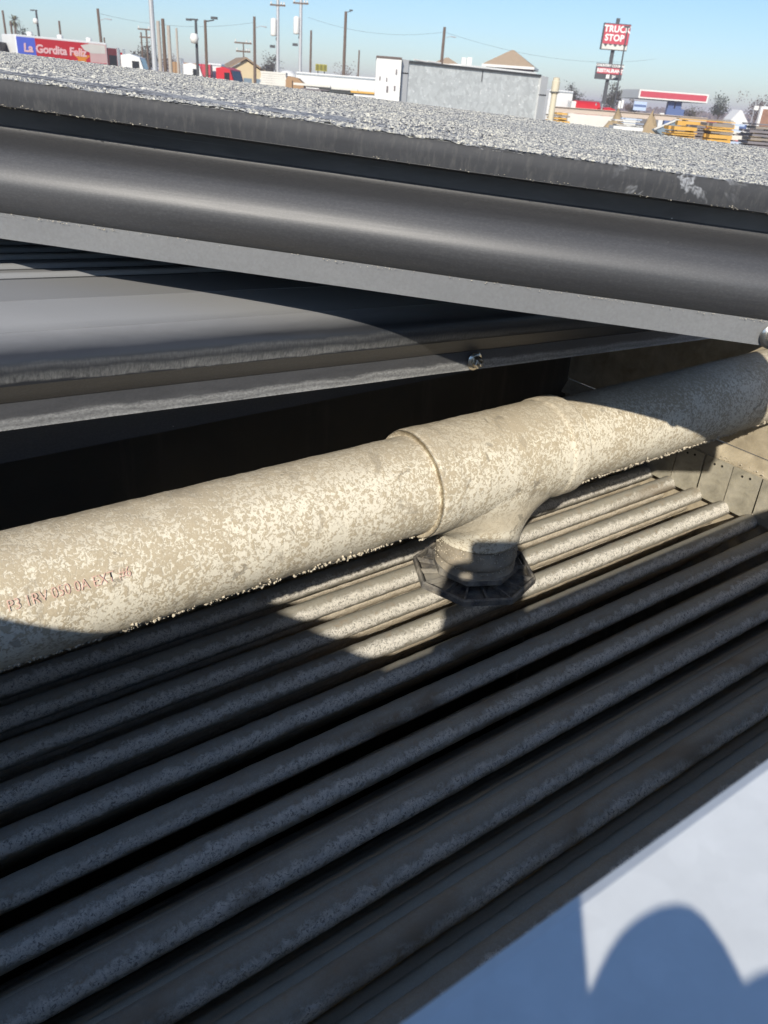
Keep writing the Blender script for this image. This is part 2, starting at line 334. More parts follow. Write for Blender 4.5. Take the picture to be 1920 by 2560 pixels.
def chunk(P, r, rg, flat=0.7):
    """a small irregular grain (octahedron) at P"""
    V = []
    for d in ((1, 0, 0), (-1, 0, 0), (0, 1, 0), (0, -1, 0), (0, 0, 1), (0, 0, -1)):
        k = r * rg.uniform(0.6, 1.25); V.append((P[0] + d[0] * k + rg.uniform(-.25, .25) * r, P[1] + d[1] * k + rg.uniform(-.25, .25) * r, P[2] + d[2] * k * flat))
    return V, [(0, 2, 4), (2, 1, 4), (1, 3, 4), (3, 0, 4), (2, 0, 5), (1, 2, 5), (3, 1, 5), (0, 3, 5)]

# ------------------------------------------------------------------ the yard's ground
def struct(o): o['kind'] = 'structure'; return o
mg = NT('dusty_yard_dirt'); v = mg.coord(); n = mg.noise(v, 0.25, 6, 0.65); n2 = mg.noise(v, 4, 6, 0.7)
mg.set(mg.mix(mg.math('MULTIPLY', mg.math('ADD', n, n2), 0.5), (0.20, 0.17, 0.125), (0.36, 0.31, 0.235)), 0.95, 0, 0.1); mg.bump(n2, 0.6, 0.05)
g = G(); N = 72
g.V = [(0, 0, 0)] + [(1200 * math.cos(2 * math.pi * i / N), 1200 * math.sin(2 * math.pi * i / N), 0) for i in range(N)]
g.F = [(0, 1 + i, 1 + (i + 1) % N) for i in range(N)]
struct(mk('ground', g, mg.m))

# ------------------------------------------------------------------ the cooling tower (axes: X along the tubes, Y across, Z up, origin at the lens)
TW = Matrix.Translation((0, 0, H)) @ Matrix(((0.99975, 0, -0.02253), (0, 1, 0), (0.02253, 0, 0.99975))).to_4x4()
XL, XR, YN, YF, ZTOP, ZB = -1.55, 1.345, 0.0711, 1.15, -0.178, -2.12
def tw(x, y, z): return TW @ Matrix.Translation((x, y, z))

tower = thing('cooling_tower', 'open galvanised cooling tower casing around the coil, its bare rim bottom right', 'cooling tower', mat=tw(0, 0, 0))
g = G(); g.box(XL - 0.05, XR + 0.05, YN - 0.008, YN - 0.0005, ZB, ZTOP - 0.006)
mk('near_wall', g, M('galv'), tower)
g = G()                                        # folded rim of the near wall: rounded lip then a flat flange towards the outside
prof = [(YN, ZTOP - 0.05), (YN, ZTOP - 0.004), (YN - 0.0012, ZTOP - 0.0012), (YN - 0.004, ZTOP), (YN - 0.150, ZTOP), (YN - 0.153, ZTOP - 0.002), (YN - 0.153, ZTOP - 0.04), (YN - 0.150, ZTOP - 0.04), (YN - 0.150, ZTOP - 0.003), (YN - 0.0045, ZTOP - 0.003), (YN - 0.0003, ZTOP - 0.006), (YN - 0.0003, ZTOP - 0.05)]
g.prism(prof, XL - 0.05, XR + 0.05, 'x'); mk('top_flange', g, M('galv'), tower)
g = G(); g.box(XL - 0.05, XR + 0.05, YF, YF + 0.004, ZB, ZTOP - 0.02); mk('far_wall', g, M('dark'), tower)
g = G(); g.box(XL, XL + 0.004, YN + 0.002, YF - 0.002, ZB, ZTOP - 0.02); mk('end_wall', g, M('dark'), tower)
g = G(); g.box(XR, XR + 0.004, YN + 0.002, YF - 0.002, -0.580, ZTOP - 0.02); mk('end_wall', g, M('dark'), tower, label='tan silted end wall above the tube tabs')
bpy.data.objects['end_wall.001'].data.materials[0] = M('silt')
g = G(); g.box(XR + 0.002, XR + 0.006, YN + 0.002, YF - 0.002, ZB, -0.583); mk('tube_sheet', g, M('silt'), tower)
g = G(); g.prism([(XR + 0.001, -0.584), (XR - 0.016, -0.607), (XR - 0.016, -0.611), (XR - 0.001, -0.611)], YN + 0.004, YF - 0.004, 'y')
mk('drip_ledge', g, M('silt'), tower)
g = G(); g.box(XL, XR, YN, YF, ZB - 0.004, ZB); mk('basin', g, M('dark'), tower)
PIT, Y0, ZT, RT = 0.0605, 0.818, -0.6995, 0.0153
tabme = None
for yy, zz in ((0.77, -0.348), (0.93, -0.40)):  # added rails that draw faint bands in the dark gap under the pack
    g = G(); g.prism([(yy, zz), (yy + .030, zz), (yy + .030, zz + .004), (yy + .004, zz + .004), (yy + .004, zz + .034), (yy, zz + .034)], XL + .01, XR - .003, 'x'); mk('added_rail', g, M('satin'), tower)
for k in range(-5, 12):                        # each sheet tab between two tube ends
    yc = Y0 - (k - 0.5) * PIT
    if yc < YN + 0.03 or yc > YF - 0.03: continue
    g = G(); hw = PIT * 0.5 - 0.0012
    g.box(-0.0012, 0.0012, -hw, hw, -0.088, 0.0)
    tb = mk('tube_tab', g, M('tab'), tower, loc=(XR - 0.018 + rnd.uniform(-.001, .001), yc, -0.609), rot=(0, rnd.uniform(-.03, .05), rnd.uniform(-.02, .02)))
    for s in (-1, 1):
        h = G(); h.tube((-0.0016, s * 0.008, -0.011 - s * 0.001), (-0.0011, s * 0.008, -0.011 - s * 0.001), 0.0024, n=10)
        mk('rivet_hole', h, M('hole'), tb)

# ------------------------------------------------------------------ the coil: staggered rows of tubes, every tube a part
coil = thing('tube_coil', 'stacked rows of scaled steel coil tubes inside the open cooling tower', 'coil', mat=tw(0, 0, 0))
def tube_mesh(name, mat, nr, nx, seed, wob=0.0006):
    V = []; F = []; L0, L1 = XL + 0.01, XR - 0.012
    for i in range(nx + 1):
        x = L0 + (L1 - L0) * i / nx
        for j in range(nr):
            t = 2 * math.pi * j / nr
            r = RT + wob * noise.noise(Vector((x * 55, math.cos(t) * 1.3 + seed * 9, math.sin(t) * 1.3))) + wob * 0.7 * noise.noise(Vector((x * 220, math.cos(t) * 4 + seed, math.sin(t) * 4)))
            V.append((x, r * math.cos(t), r * math.sin(t)))
    for i in range(nx):
        for j in range(nr): F.append((i * nr + j, (i + 1) * nr + j, (i + 1) * nr + (j + 1) % nr, i * nr + (j + 1) % nr))
    k = len(V)                                  # the tube turns down into the sheet at its end: rounded nose
    for a in (0.35, 0.7, 1.05, 1.4):
        for j in range(nr):
            t = 2 * math.pi * j / nr; V.append((L1 + RT * 0.9 * math.sin(a), RT * math.cos(a) * math.cos(t), RT * math.cos(a) * math.sin(t)))
    rows = [nx * nr, k, k + nr, k + 2 * nr, k + 3 * nr]
    for a, b in zip(rows[:-1], rows[1:]):
        for j in range(nr): F.append((a + j, b + j, b + (j + 1) % nr, a + (j + 1) % nr))
    return mesh(name, V, F, mat, True)
tm_top = [tube_mesh('tube_top', M('tube'), 24, 420, s) for s in (1, 2, 3)]
tm_mid = [tube_mesh('tube_mid', M('tube2'), 16, 200, s, 0.0011) for s in (4, 5)]
tm_low = tube_mesh('tube_low', M('tube2'), 10, 40, 6)
DZ = 0.038
for lay in range(5):
    for k in range(-6, 13):
        y = Y0 - k * PIT - (PIT * 0.5 if lay % 2 else 0)
        if y < YN + 0.022 or y > YF - 0.02: continue
        me = tm_top[(k * 7 + lay) % 3] if lay == 0 else (tm_mid[k % 2] if lay < 3 else tm_low)
        o = part('tube', me, coil, (rnd.uniform(-.004, .004), y + rnd.uniform(-.0008, .0008), ZT - lay * DZ + rnd.uniform(-.001, .001)), (rnd.uniform(-.28, .28), rnd.uniform(-.0007, .0007), rnd.uniform(-.0009, .0009)))

# silt grains along the ledge and the tube noses
g = G(); rg = random.Random(31)
for i in range(1500):
    if rg.random() < .6: P = (XR - 0.0165 + rg.uniform(-.004, .014), rg.uniform(YN + .02, YF - .02), -0.606 + rg.uniform(-.002, .006))
    else: P = (XR - 0.014 + rg.uniform(-.006, .004), Y0 - rg.randint(-4, 11) * PIT + rg.gauss(0, .008), ZT + RT + rg.uniform(-.004, .002))
    g.add(*chunk(P, 0.0006 + 0.0018 * rg.random() ** 2, rg, 0.8))
o = mk('silt_grains', g, M('crumb'), tower); o['kind'] = 'stuff'
# ------------------------------------------------------------------ spray header: PVC pipe, tee and plastic nozzle
PC = (0.0, 0.642, -0.417); PR = 0.0585
hdr = thing('spray_header', 'scale-mottled white spray header pipe with a tee and nozzle above the tubes', 'pipe', mat=tw(*PC))
def pipe_mesh(name, x0, x1, R, nx, nr, seed, lump=0.0006, low=0.0012):
    V = []; F = []
    for i in range(nx + 1):
        x = x0 + (x1 - x0) * i / nx
        for j in range(nr):
            t = 2 * math.pi * j / nr; c, s = math.cos(t), math.sin(t)
            p = Vector((x * 60, c * R * 60 + seed, s * R * 60))
            r = R + lump * noise.noise(p) + lump * 0.6 * noise.noise(p * 3.1)
            under = max(0.0, -s - 0.55)
            r += under * low * (1.2 + 2.0 * noise.noise(p * 2.3))
            V.append((x, r * c, r * s))
    for i in range(nx):
        for j in range(nr): F.append((i * nr + j, (i + 1) * nr + j, (i + 1) * nr + (j + 1) % nr, i * nr + (j + 1) % nr))
    return mesh(name, V, F, M('pvc'), True)
TX0, TX1, TXC = 0.507, 0.748, 0.628
part('pipe', pipe_mesh('pipe', -1.45, TX0 + 0.03, PR, 560, 112, 0), hdr)
part('pipe', pipe_mesh('pipe_far', TX1 - 0.03, XR - 0.002, PR, 200, 112, 5), hdr)
# tee: sleeve and branch blended into one skin
def tee_mesh():
    V = []; F = []; RS = PR + 0.0068; nx, nr = 110, 128
    BR = 0.0545; zb = -0.101
    ring_in = lambda x: 1.0
    idx = {}
    for i in range(nx + 1):
        x = TX0 + (TX1 - TX0) * i / nx
        for j in range(nr):
            t = 2 * math.pi * j / nr; c, s = math.cos(t), math.sin(t)
            p = Vector((x * 60, c * 4, s * 4 + 7))
            r = RS + 0.0005 * noise.noise(p) + 0.0004 * noise.noise(p * 3)
            e = min(x - TX0, TX1 - x)
            if e < 0.034: r += (0.0006 if x < TXC else 0.0017) * min(1.0, (0.034 - e) / 0.006)
            if e < 0.003: r -= (0.003 - e) * 0.5
            V.append([x, r * c, r * s])
    for i in range(nx):
        for j in range(nr): F.append((i * nr + j, (i + 1) * nr + j, (i + 1) * nr + (j + 1) % nr, i * nr + (j + 1) % nr))
    for i in (0, nx):                          # sleeve ends stand proud of the pipe
        k = len(V)
        for j in range(nr):
            t = 2 * math.pi * j / nr; V.append([TX0 + 0.001 if i == 0 else TX1 - 0.001, (PR - 0.003) * math.cos(t), (PR - 0.003) * math.sin(t)])
        for j in range(nr):
            a = (i * nr + j, i * nr + (j + 1) % nr, k + (j + 1) % nr, k + j); F.append(a if i else a[::-1])
    # branch: a saddle that leaves the sleeve tangentially and narrows into the neck
    na, nz = 112, 30; k0 = len(V)
    for q in range(nz + 1):
        f = q / nz
        for a in range(na):
            t = 2 * math.pi * a / na; c, sn = math.cos(t), math.sin(t)
            ux = (BR + 0.060) * c; uy = (RS * 0.985) * sn
            z0 = -math.sqrt(max(1e-6, RS * RS - uy * uy)) + 0.002
            e = (1 - f) ** 2.6; ey = (1 - f) ** 1.2
            px = BR * c + (ux - BR * c) * e; py = BR * sn + (uy - BR * sn) * ey
            z = z0 + (zb - z0) * f
            nn = 0.0007 * noise.noise(Vector((px * 60, py * 60, z * 60)))
            V.append([TXC + px * (1 + nn * 20), py * (1 + nn * 20), z])
    for q in range(nz):
        for a in range(na): F.append((k0 + q * na + a, k0 + (q + 1) * na + a, k0 + (q + 1) * na + (a + 1) % na, k0 + q * na + (a + 1) % na))
    F.append(tuple(k0 + nz * na + a for a in range(na))[::-1])
    return mesh('tee', V, F, M('pvc'), True)
part('tee', tee_mesh(), hdr)
noz = thing  # (kept short: the nozzle is screwed into the tee, so it is a part of the header)
nz0 = (TXC, 0.0, -0.101)
g = G(); g.lathe([(0.040, 0.004), (0.0495, 0.002), (0.0505, -0.004), (0.0510, -0.016), (0.0535, -0.019), (0.0545, -0.024), (0.0535, -0.028), (0.0515, -0.030), (0.052, -0.036), (0.054, -0.041), (0.030, -0.042)], 48)
nozzle = mk('nozzle', g, M('nozlt'), hdr, True, loc=nz0, label='black plastic nozzle half coated in silt')
auto_smooth(nozzle, 40)
def octa(r, z, rot=math.pi / 8 + 0.32): return [(r * math.cos(rot + math.pi / 4 * i), r * math.sin(rot + math.pi / 4 * i), z) for i in range(8)]
g = G(); V = octa(0.056, -0.040) + octa(0.058, -0.041) + octa(0.0585, -0.048) + octa(0.056, -0.050) + octa(0.030, -0.050) + octa(0.030, -0.040)
F = [(r * 8 + i, r * 8 + (i + 1) % 8, r * 8 + 8 + (i + 1) % 8, r * 8 + 8 + i) for r in range(5) for i in range(8)] + [(40 + i, 40 + (i + 1) % 8, (i + 1) % 8, i) for i in range(8)]
g.add(V, F); mk('upper_plate', g, M('noz'), nozzle)
g = G(); V = octa(0.0815, -0.053) + octa(0.0840, -0.055) + octa(0.0840, -0.0625) + octa(0.0795, -0.0625) + octa(0.0790, -0.0545)
F = [(r * 8 + i, r * 8 + (i + 1) % 8, r * 8 + 8 + (i + 1) % 8, r * 8 + 8 + i) for r in range(4) for i in range(8)] + [(32 + i, 32 + (i + 1) % 8, (i + 1) % 8, i) for i in range(8)]
g.add(V, F); mk('octagonal_rim', g, M('noz'), nozzle)
for i in range(16):
    t = math.pi / 8 * i + 0.32; g = G(); c, s = math.cos(t), math.sin(t); a = Vector((c, s, 0)); b = Vector((-s, c, 0)) * 0.0012
    p0 = a * 0.030; p1 = a * 0.0785
    P = [p0 + b, p1 + b, p1 - b, p0 - b]
    g.add([(*p.xy, -0.0545) for p in P] + [(*p.xy, -0.061) for p in P], [(0, 1, 2, 3), (7, 6, 5, 4), (0, 4, 5, 1), (1, 5, 6, 2), (2, 6, 7, 3), (3, 7, 4, 0)])
    mk('rib', g, M('noz'), nozzle)
g = G(); g.add(octa(0.079, -0.063) + octa(0.079, -0.065), [tuple(range(8))[::-1], tuple(range(8, 16))] + [(i, (i + 1) % 8, 8 + (i + 1) % 8, 8 + i) for i in range(8)])
mk('bottom_plate', g, M('noz'), nozzle)
# crumbs of scale hanging under the pipe
g = G(); rg = random.Random(3)
for i in range(8000):
    x = rg.uniform(-0.5, 1.25); t = math.radians(rg.gauss(-124, 9)); dens = noise.noise(Vector((x * 9, 0, 3))) * 0.7 + noise.noise(Vector((x * 60, 0, 8))) * 0.7
    if rg.random() > 0.42 + dens * 1.2: continue
    R = PR + (0.0068 if TX0 < x < TX1 else 0)
    if TXC - 0.118 < x < TXC + 0.118: continue
    r = 0.0005 + 0.0020 * rg.random() ** 2.5; q = R + 0.0006
    g.add(*chunk((x, q * math.cos(t), q * math.sin(t) - rg.random() ** 3 * 0.002), r, rg, 1.1))
for i in range(500):                            # and round the lip of the tee and the nozzle collar
    t = rg.uniform(0, 6.283); r = rg.uniform(0.0006, 0.0014); z = rg.choice([-0.099, -0.112, -0.128]) + rg.uniform(-.006, .006)
    q = 0.0532 + rg.uniform(0, .0006)
    g.add(*chunk((TXC + q * math.cos(t), q * math.sin(t), z), r, rg, 1.0))
o = mk('scale_crumbs', g, M('crumb'), hdr); o['kind'] = 'stuff'
# faded red marker writing on the pipe
me = text_mesh('P3 1RV 050 0A EXT #6', 0.0135, M('ink'), 0, -0.0002, 0.0, 'LEFT', 0.98)
ph0 = math.atan2(-0.391 - PC[2], 0.5885 - PC[1])
for vtx in me.vertices:
    x, y = vtx.co.x, vtx.co.y; ph = ph0 - (y) / PR + 0.0 + 0.004 * math.sin(x * 90); r = PR + 0.0013
    vtx.co = (0.058 + x * 0.80, r * math.cos(ph), r * math.sin(ph))
part('lettering', me, hdr)

# ------------------------------------------------------------------ drift eliminator packs: nested blades, each blade a part
def offset(profile, th):
    out = []
    n = len(profile)
    for i, (y, z) in enumerate(profile):
        a = profile[max(0, i - 1)]; b = profile[min(n - 1, i + 1)]; d = Vector((b[0] - a[0], b[1] - a[1])).normalized()
        out.append((y + d.y * th, z - d.x * th))
    return out
def smooth_profile(pts, sub=4):
    res = []
    n = len(pts)
    for i in range(n - 1):
        p0 = pts[max(0, i - 1)]; p1 = pts[i]; p2 = pts[i + 1]; p3 = pts[min(n - 1, i + 2)]
        for k in range(sub):
            t = k / sub
            res.append(tuple(0.5 * ((2 * p1[q]) + (-p0[q] + p2[q]) * t + (2 * p0[q] - 5 * p1[q] + 4 * p2[q] - p3[q]) * t * t + (-p0[q] + 3 * p1[q] - 3 * p2[q] + p3[q]) * t ** 3) for q in (0, 1)))
    res.append(pts[-1]); return res
def blade_mesh(name, segs, x0, x1, nx, th=0.0022, seed=0, wav=0.0005):
    """segs: list of (profile points, material index); extruded along x with a real wall thickness"""
    V = []; F = []; MI = []; mats = []
    for prof, mat in segs:
        if mat not in mats: mats.append(mat)
        mi = mats.index(mat); inn = offset(prof, th); loop = list(prof) + inn[::-1]; n = len(loop); k = len(V)
        for i in range(nx + 1):
            x = x0 + (x1 - x0) * i / nx
            for y, z in loop: V.append((x, y + wav * noise.noise(Vector((x * 7 + seed, z * 12, seed))) * 1.5, z + wav * noise.noise(Vector((x * 5 + seed * 3, 4, 0)))))
        for i in range(nx):
            for j in range(n): F.append((k + i * n + j, k + i * n + (j + 1) % n, k + (i + 1) * n + (j + 1) % n, k + (i + 1) * n + j)); MI.append(mi)
        m = len(prof)
        for i in (0, nx):
            for j in range(m - 1):
                q = (k + i * n + j, k + i * n + j + 1, k + i * n + n - 2 - j, k + i * n + n - 1 - j); F.append(q if i else q[::-1]); MI.append(mi)
    me = mesh(name, V, F, mats, True); me.polygons.foreach_set('material_index', MI)
    try: me.set_sharp_from_angle(angle=math.radians(38))
    except Exception: pass
    return me
def bolt(parent, x, y, z, r=0.0078):
    """flange-head bolt looking out along -y"""
    b = part('bolt', G().lathe([(0.001, 0.0), (r * 1.55, 0.0), (r * 1.6, 0.0015), (r * 1.25, 0.0032), (r * 1.05, 0.0036)], 28).me('washer_face', M('steel'), True), parent, (x, y, z), (math.pi / 2, 0, 0))
    auto_smooth(b, 30)
    hx = G(); P = [(r * math.cos(math.pi / 3 * i + .3), r * math.sin(math.pi / 3 * i + .3)) for i in range(6)]; Q = [(a * .86, c * .86) for a, c in P]
    V = [(*p, 0.003) for p in P] + [(*p, 0.0095) for p in P] + [(*q, 0.0107) for q in Q]
    hx.add(V, [(r0 * 6 + i, r0 * 6 + (i + 1) % 6, r0 * 6 + 6 + (i + 1) % 6, r0 * 6 + 6 + i) for r0 in (0, 1) for i in range(6)] + [tuple(range(12, 18))])
    mk('hex_head', hx, M('steel'), b)
    st = G(); st.lathe([(0.001, 0.0106), (r * .5, 0.0106), (r * .5, 0.0138), (r * .40, 0.0150), (0.001, 0.0150)], 16); mk('threaded_end', st, M('steel'), b)
    return b
# upper pack: lies askew across the opening, its crusted top towards the sky
xp = Vector((0.77852, -0.62334, -0.07310)); yp = Vector((0.62415, 0.78118, -0.01405)); zp = Vector((0.06586, -0.03469, 0.99723))
TLT = math.radians(1.74); yq = yp * math.cos(TLT) + zp * math.sin(TLT); zq = zp * math.cos(TLT) - yp * math.sin(TLT)
PA = Vector((0.689, 0.319, -0.190))
MU = TW @ Matrix(((xp.x, yq.x, zq.x, PA.x), (xp.y, yq.y, zq.y, PA.y), (xp.z, yq.z, zq.z, PA.z), (0, 0, 0, 1)))
up_pack = thing('drift_eliminator', 'upper black plastic drift eliminator with lime crust on top, lying askew over the other', 'drift eliminator', mat=MU, group='black drift eliminator packs')
FL = [(0.0, 0.0), (0.0, 0.0215)]
BODY = smooth_profile([(0.0005, 0.0217), (-0.0045, 0.0265), (-0.0095, 0.036), (-0.0110, 0.045), (-0.0095, 0.053), (-0.004, 0.0625), (0.006, 0.0725), (0.020, 0.0775), (0.030, 0.0815), (0.0335, 0.086)], 4)
LIPB = [(0.0335, 0.0862), (0.0335, 0.099), (0.028, 0.1025), (0.006, 0.1035), (0.0012, 0.1043)]
BAND = [(0.001, 0.1047), (0.0, 0.113), (0.0005, 0.1205), (0.0025, 0.1235)]
TOPL = [(0.0027, 0.1236), (0.0055, 0.1242), (0.0085, 0.1238), (0.0112, 0.1215)]
SEG = [(FL, M('flange')), (BODY, M('satin')), (LIPB, M('black')), (BAND, M('band')), (TOPL, M('lip'))]
UX0, UX1, NB, BP = -1.05, 0.12, 46, 0.0135
front = part('blade', blade_mesh('blade_front', SEG, UX0, UX1, 60, 0.0022, 1, 0.0007), up_pack)
back_me = [blade_mesh('blade_back', SEG, UX0, UX1, 14, 0.0022, s, 0.0010) for s in (4, 7, 9)]
for k in range(1, NB):
    part('blade', back_me[k % 3], up_pack, (rnd.uniform(-.004, .002), k * BP + rnd.uniform(-.0007, .0007), rnd.uniform(-.0016, .0008) - 0.001), (0, -0.0125 * k / NB, 0))
bolt(up_pack, -0.0435, -0.0024, 0.0095, 0.0068)
# crust: irregular grains and plates of lime on the blade tops
g = G(); rg = random.Random(21)
def rot_plate(P, L, W, T, rg):
    a = rg.gauss(0, 0.35); c, s = math.cos(a), math.sin(a); V = []
    for z, k in ((0, 1.0), (T, 0.62)):
        for dx, dy in ((-1, -1), (1, -1), (1, 1), (-1, 1)):
            x = dx * L * k * rg.uniform(.6, 1.1); y = dy * W * k * rg.uniform(.6, 1.1)
            V.append((P[0] + x * c - y * s, P[1] + x * s + y * c, P[2] + z * rg.uniform(.5, 1.2)))
    return V, [(4, 5, 6, 7), (0, 1, 5, 4), (1, 2, 6, 5), (2, 3, 7, 6), (3, 0, 4, 7)]
for i in range(110000):
    x = rg.uniform(UX0, UX1); k = rg.randrange(NB); y = k * BP + rg.uniform(0.0015, 0.0128)
    d = noise.noise(Vector((x * 1.6, y * 6, 1))) * 0.5 + noise.noise(Vector((x * 34, y * 46, 5))) * 0.45
    edge = 0.22 if (k < 3 or k > NB - 17) else 0.0
    if x > -0.42: edge += 0.30
    if 3 <= k < 14 and x < -0.30: edge -= 0.50
    if rg.random() > 0.55 + d + edge: continue
    q = rg.random() ** 2
    L = 0.0006 + 0.0020 * q; W = 0.0005 + 0.0010 * q; T = rg.uniform(0.0003, 0.0017)
    g.add(*rot_plate((x, y, 0.1240 - 0.0004 * (k > 0) + x * 0.0125 * k / NB), L, W, T, rg))
nxs, nys = 330, 210; base_i = len(g.V)
for i in range(nxs + 1):
    x = UX0 + (UX1 - UX0) * i / nxs
    for j in range(nys + 1):
        y = 0.0015 + (NB * BP - 0.004) * j / nys; p = Vector((x * 160, y * 330, 0))
        bare = max(0.0, noise.noise(Vector((x * 2.6, y * 30, 9))) * 1.3 + 0.4 * noise.noise(Vector((x * 30, y * 80, 4))) + (0.55 if x < -0.28 else 0.0) * (1 if 0.025 < y < 0.19 else 0.2))
        g.V.append((x, y, 0.1246 + x * 0.0125 * y / (NB * BP) + 0.0013 * noise.noise(p) + 0.0009 * noise.noise(p * 2.3) - 0.0055 * min(1, bare * 1.4)))
for i in range(nxs):
    for j in range(nys): a = base_i + i * (nys + 1) + j; g.F.append((a, a + nys + 1, a + nys + 2, a + 1))
o = mk('scale_crust', g, M('crust'), up_pack); o['kind'] = 'stuff'

# chips of lime along the folded edges of the front blade
gc = G()
for i in range(2600):
    x = rg.uniform(UX0, UX1); kind = rg.random(); lumpy = noise.noise(Vector((x * 7, kind > .5, 2))) + 0.5 * noise.noise(Vector((x * 40, 1, 2)))
    if rg.random() > 0.30 + lumpy * 1.1: continue
    if kind < 0.5: P = (x, -0.0030 + rg.uniform(-.0006, .0006), 0.0212 + rg.gauss(0, .0007))
    else: P = (x, 0.0006 + rg.uniform(-.0008, .0006), 0.1046 + rg.gauss(0, .0007))
    gc.add(*chunk(P, 0.0002 + 0.0006 * rg.random() ** 2, rg, 0.6))
o = mk('lime_chips', gc, M('crumb'), up_pack); o['kind'] = 'stuff'
# lower pack: lies along the tubes, same blades seen from above
lx = Vector((1, 0, -0.052)).normalized(); ly = Vector((0, 1, 0)); lz = lx.cross(ly)
LO = Vector((0.0, 0.655, -0.263))
ML = TW @ Matrix(((lx.x, ly.x, lz.x, LO.x), (lx.y, ly.y, lz.y, LO.y), (lx.z, ly.z, lz.z, LO.z), (0, 0, 0, 1)))
low_pack = thing('drift_eliminator', 'lower black plastic drift eliminator lying flat beneath the crusted one, behind the pipe', 'drift eliminator', mat=ML, group='black drift eliminator packs')
SC = 1.26
sc_ = lambda L: [(a * SC, b * SC) for a, b in L]
LFL = sc_([(0.0, 0.0), (0.0, 0.0180)])
LGRV = sc_(smooth_profile([(0.0003, 0.0183), (-0.0050, 0.0245), (-0.0105, 0.0325)], 4))
LBODY = sc_(smooth_profile([(-0.0106, 0.0327), (-0.0135, 0.0430), (-0.0115, 0.0520), (-0.0045, 0.0585), (0.004, 0.0622)], 4))
LTOP = sc_(smooth_profile([(0.0042, 0.0623), (0.026, 0.0668), (0.050, 0.0706)], 3))
LRID = sc_([(0.0502, 0.0708), (0.078, 0.0735), (0.0945, 0.0750)])
LGAP = sc_([(0.0947, 0.0749), (0.0965, 0.0722), (0.0990, 0.0722), (0.1000, 0.0745)])
LBEAD = sc_(smooth_profile([(0.1001, 0.0747), (0.1012, 0.0772), (0.1035, 0.0784), (0.1058, 0.0770), (0.1066, 0.0735), (0.1066, 0.055)], 3))
LSEG = [(LFL, M('wline')), (LGRV, M('groove')), (LBODY, M('stained')), (LTOP, M('stained')), (LRID, M('blade3')), (LGAP, M('black')), (LBEAD, M('blade2'))]
part('blade', blade_mesh('lower_blade_front', LSEG, -1.5, 1.30, 90, 0.0022, 2, 0.0006), low_pack)
lb = [blade_mesh('lower_blade', LSEG, -1.5, 1.30, 16, 0.0022, s, 0.0007) for s in (5, 8)]
for k in range(1, 9): part('blade', lb[k % 2], low_pack, (rnd.uniform(-.003, .003), k * 0.041, rnd.uniform(-.0006, .0006)))
bolt(low_pack, 0.598, -0.0024, 0.0115, 0.0068)
# third pack across the left of the opening (only its straight shadow edge reaches the picture)
M3 = tw(-0.320, 0.045, ZTOP + 0.001) @ Matrix.Rotation(math.pi / 2 + 0.30, 4, 'Z')
th_pack = thing('drift_eliminator', 'black drift eliminator laid across the left end of the opening, edge over the rim', 'drift eliminator', mat=M3, group='black drift eliminator packs')
tb3 = blade_mesh('short_blade', SEG, -0.19, 0.46, 8, 0.0022, 3, 0.0004)
for k in range(22): part('blade', tb3, th_pack, (0, k * 0.0275, 0))

# ------------------------------------------------------------------ the yard and the road beyond (u = right, v = ahead, z = up)
RB = Matrix(((0.79961, 0.60052), (-0.60052, 0.79961)))
def bgp(u, v, z=0.0): return (0.79961 * u + 0.60052 * v, -0.60052 * u + 0.79961 * v, z)
RZ0 = math.atan2(-0.60052, 0.79961)
def bthing(name, label, cat, u, v, yaw=0.0, group=None, z=0.0): return thing(name, label, cat, bgp(u, v, z), RZ0 + yaw, group)
W_ = {}
def pm(k, col, rough=0.6, metal=0.0, var=0.1, scale=1.5):
    if k not in W_: W_[k] = plain(k, col, rough, metal, var, scale)
    return W_[k]
white = pm('white_vehicle_paint', (0.72, 0.72, 0.70), 0.4); offw = pm('weathered_white_panel', (0.66, 0.64, 0.58), 0.7, 0, 0.15)
red = pm('red_paint', (0.52, 0.025, 0.035), 0.4); dred = pm('faded_red_panel', (0.50, 0.06, 0.085), 0.5); blue = pm('blue_print', (0.09, 0.14, 0.60), 0.5)
blk = pm('black_trim', (0.02, 0.02, 0.022), 0.5); glass = pm('dark_window_glass', (0.025, 0.03, 0.035), 0.12); rub = pm('tyre_rubber', (0.025, 0.025, 0.025), 0.85)
chrome = pm('chrome', (0.75, 0.75, 0.75), 0.2, 0.9); orng = pm('orange_print', (0.72, 0.26, 0.03), 0.6); yel = pm('yellow_print', (0.75, 0.50, 0.06), 0.6)
lblue = pm('pale_blue_print', (0.45, 0.55, 0.72), 0.6); pink = pm('pale_red_lettering', (0.80, 0.50, 0.50), 0.6); wht = pm('white_lettering', (0.80, 0.79, 0.76), 0.6)
timber = pm('orange_lumber', (0.62, 0.36, 0.09), 0.8, 0, 0.25, 6); timber2 = pm('weathered_lumber', (0.27, 0.235, 0.20), 0.85, 0, 0.25, 6); wood = pm('weathered_pole_wood', (0.15, 0.11, 0.085), 0.9, 0, 0.2, 3)
woodl = pm('bleached_post_wood', (0.42, 0.38, 0.33), 0.9, 0, 0.2, 3); dgrey = pm('dark_grey_steel', (0.07, 0.075, 0.08), 0.6); gsteel = pm('galvanised_pole', (0.50, 0.51, 0.52), 0.45, 0.3)
stucco = pm('tan_stucco', (0.64, 0.52, 0.33), 0.9); roofm = pm('brown_shingle', (0.30, 0.22, 0.15), 0.9, 0, 0.2, 4); roof2 = pm('tan_shingle', (0.40, 0.30, 0.20), 0.9, 0, 0.18, 4); mauve = pm('dark_mauve_fascia', (0.12, 0.095, 0.11), 0.8)
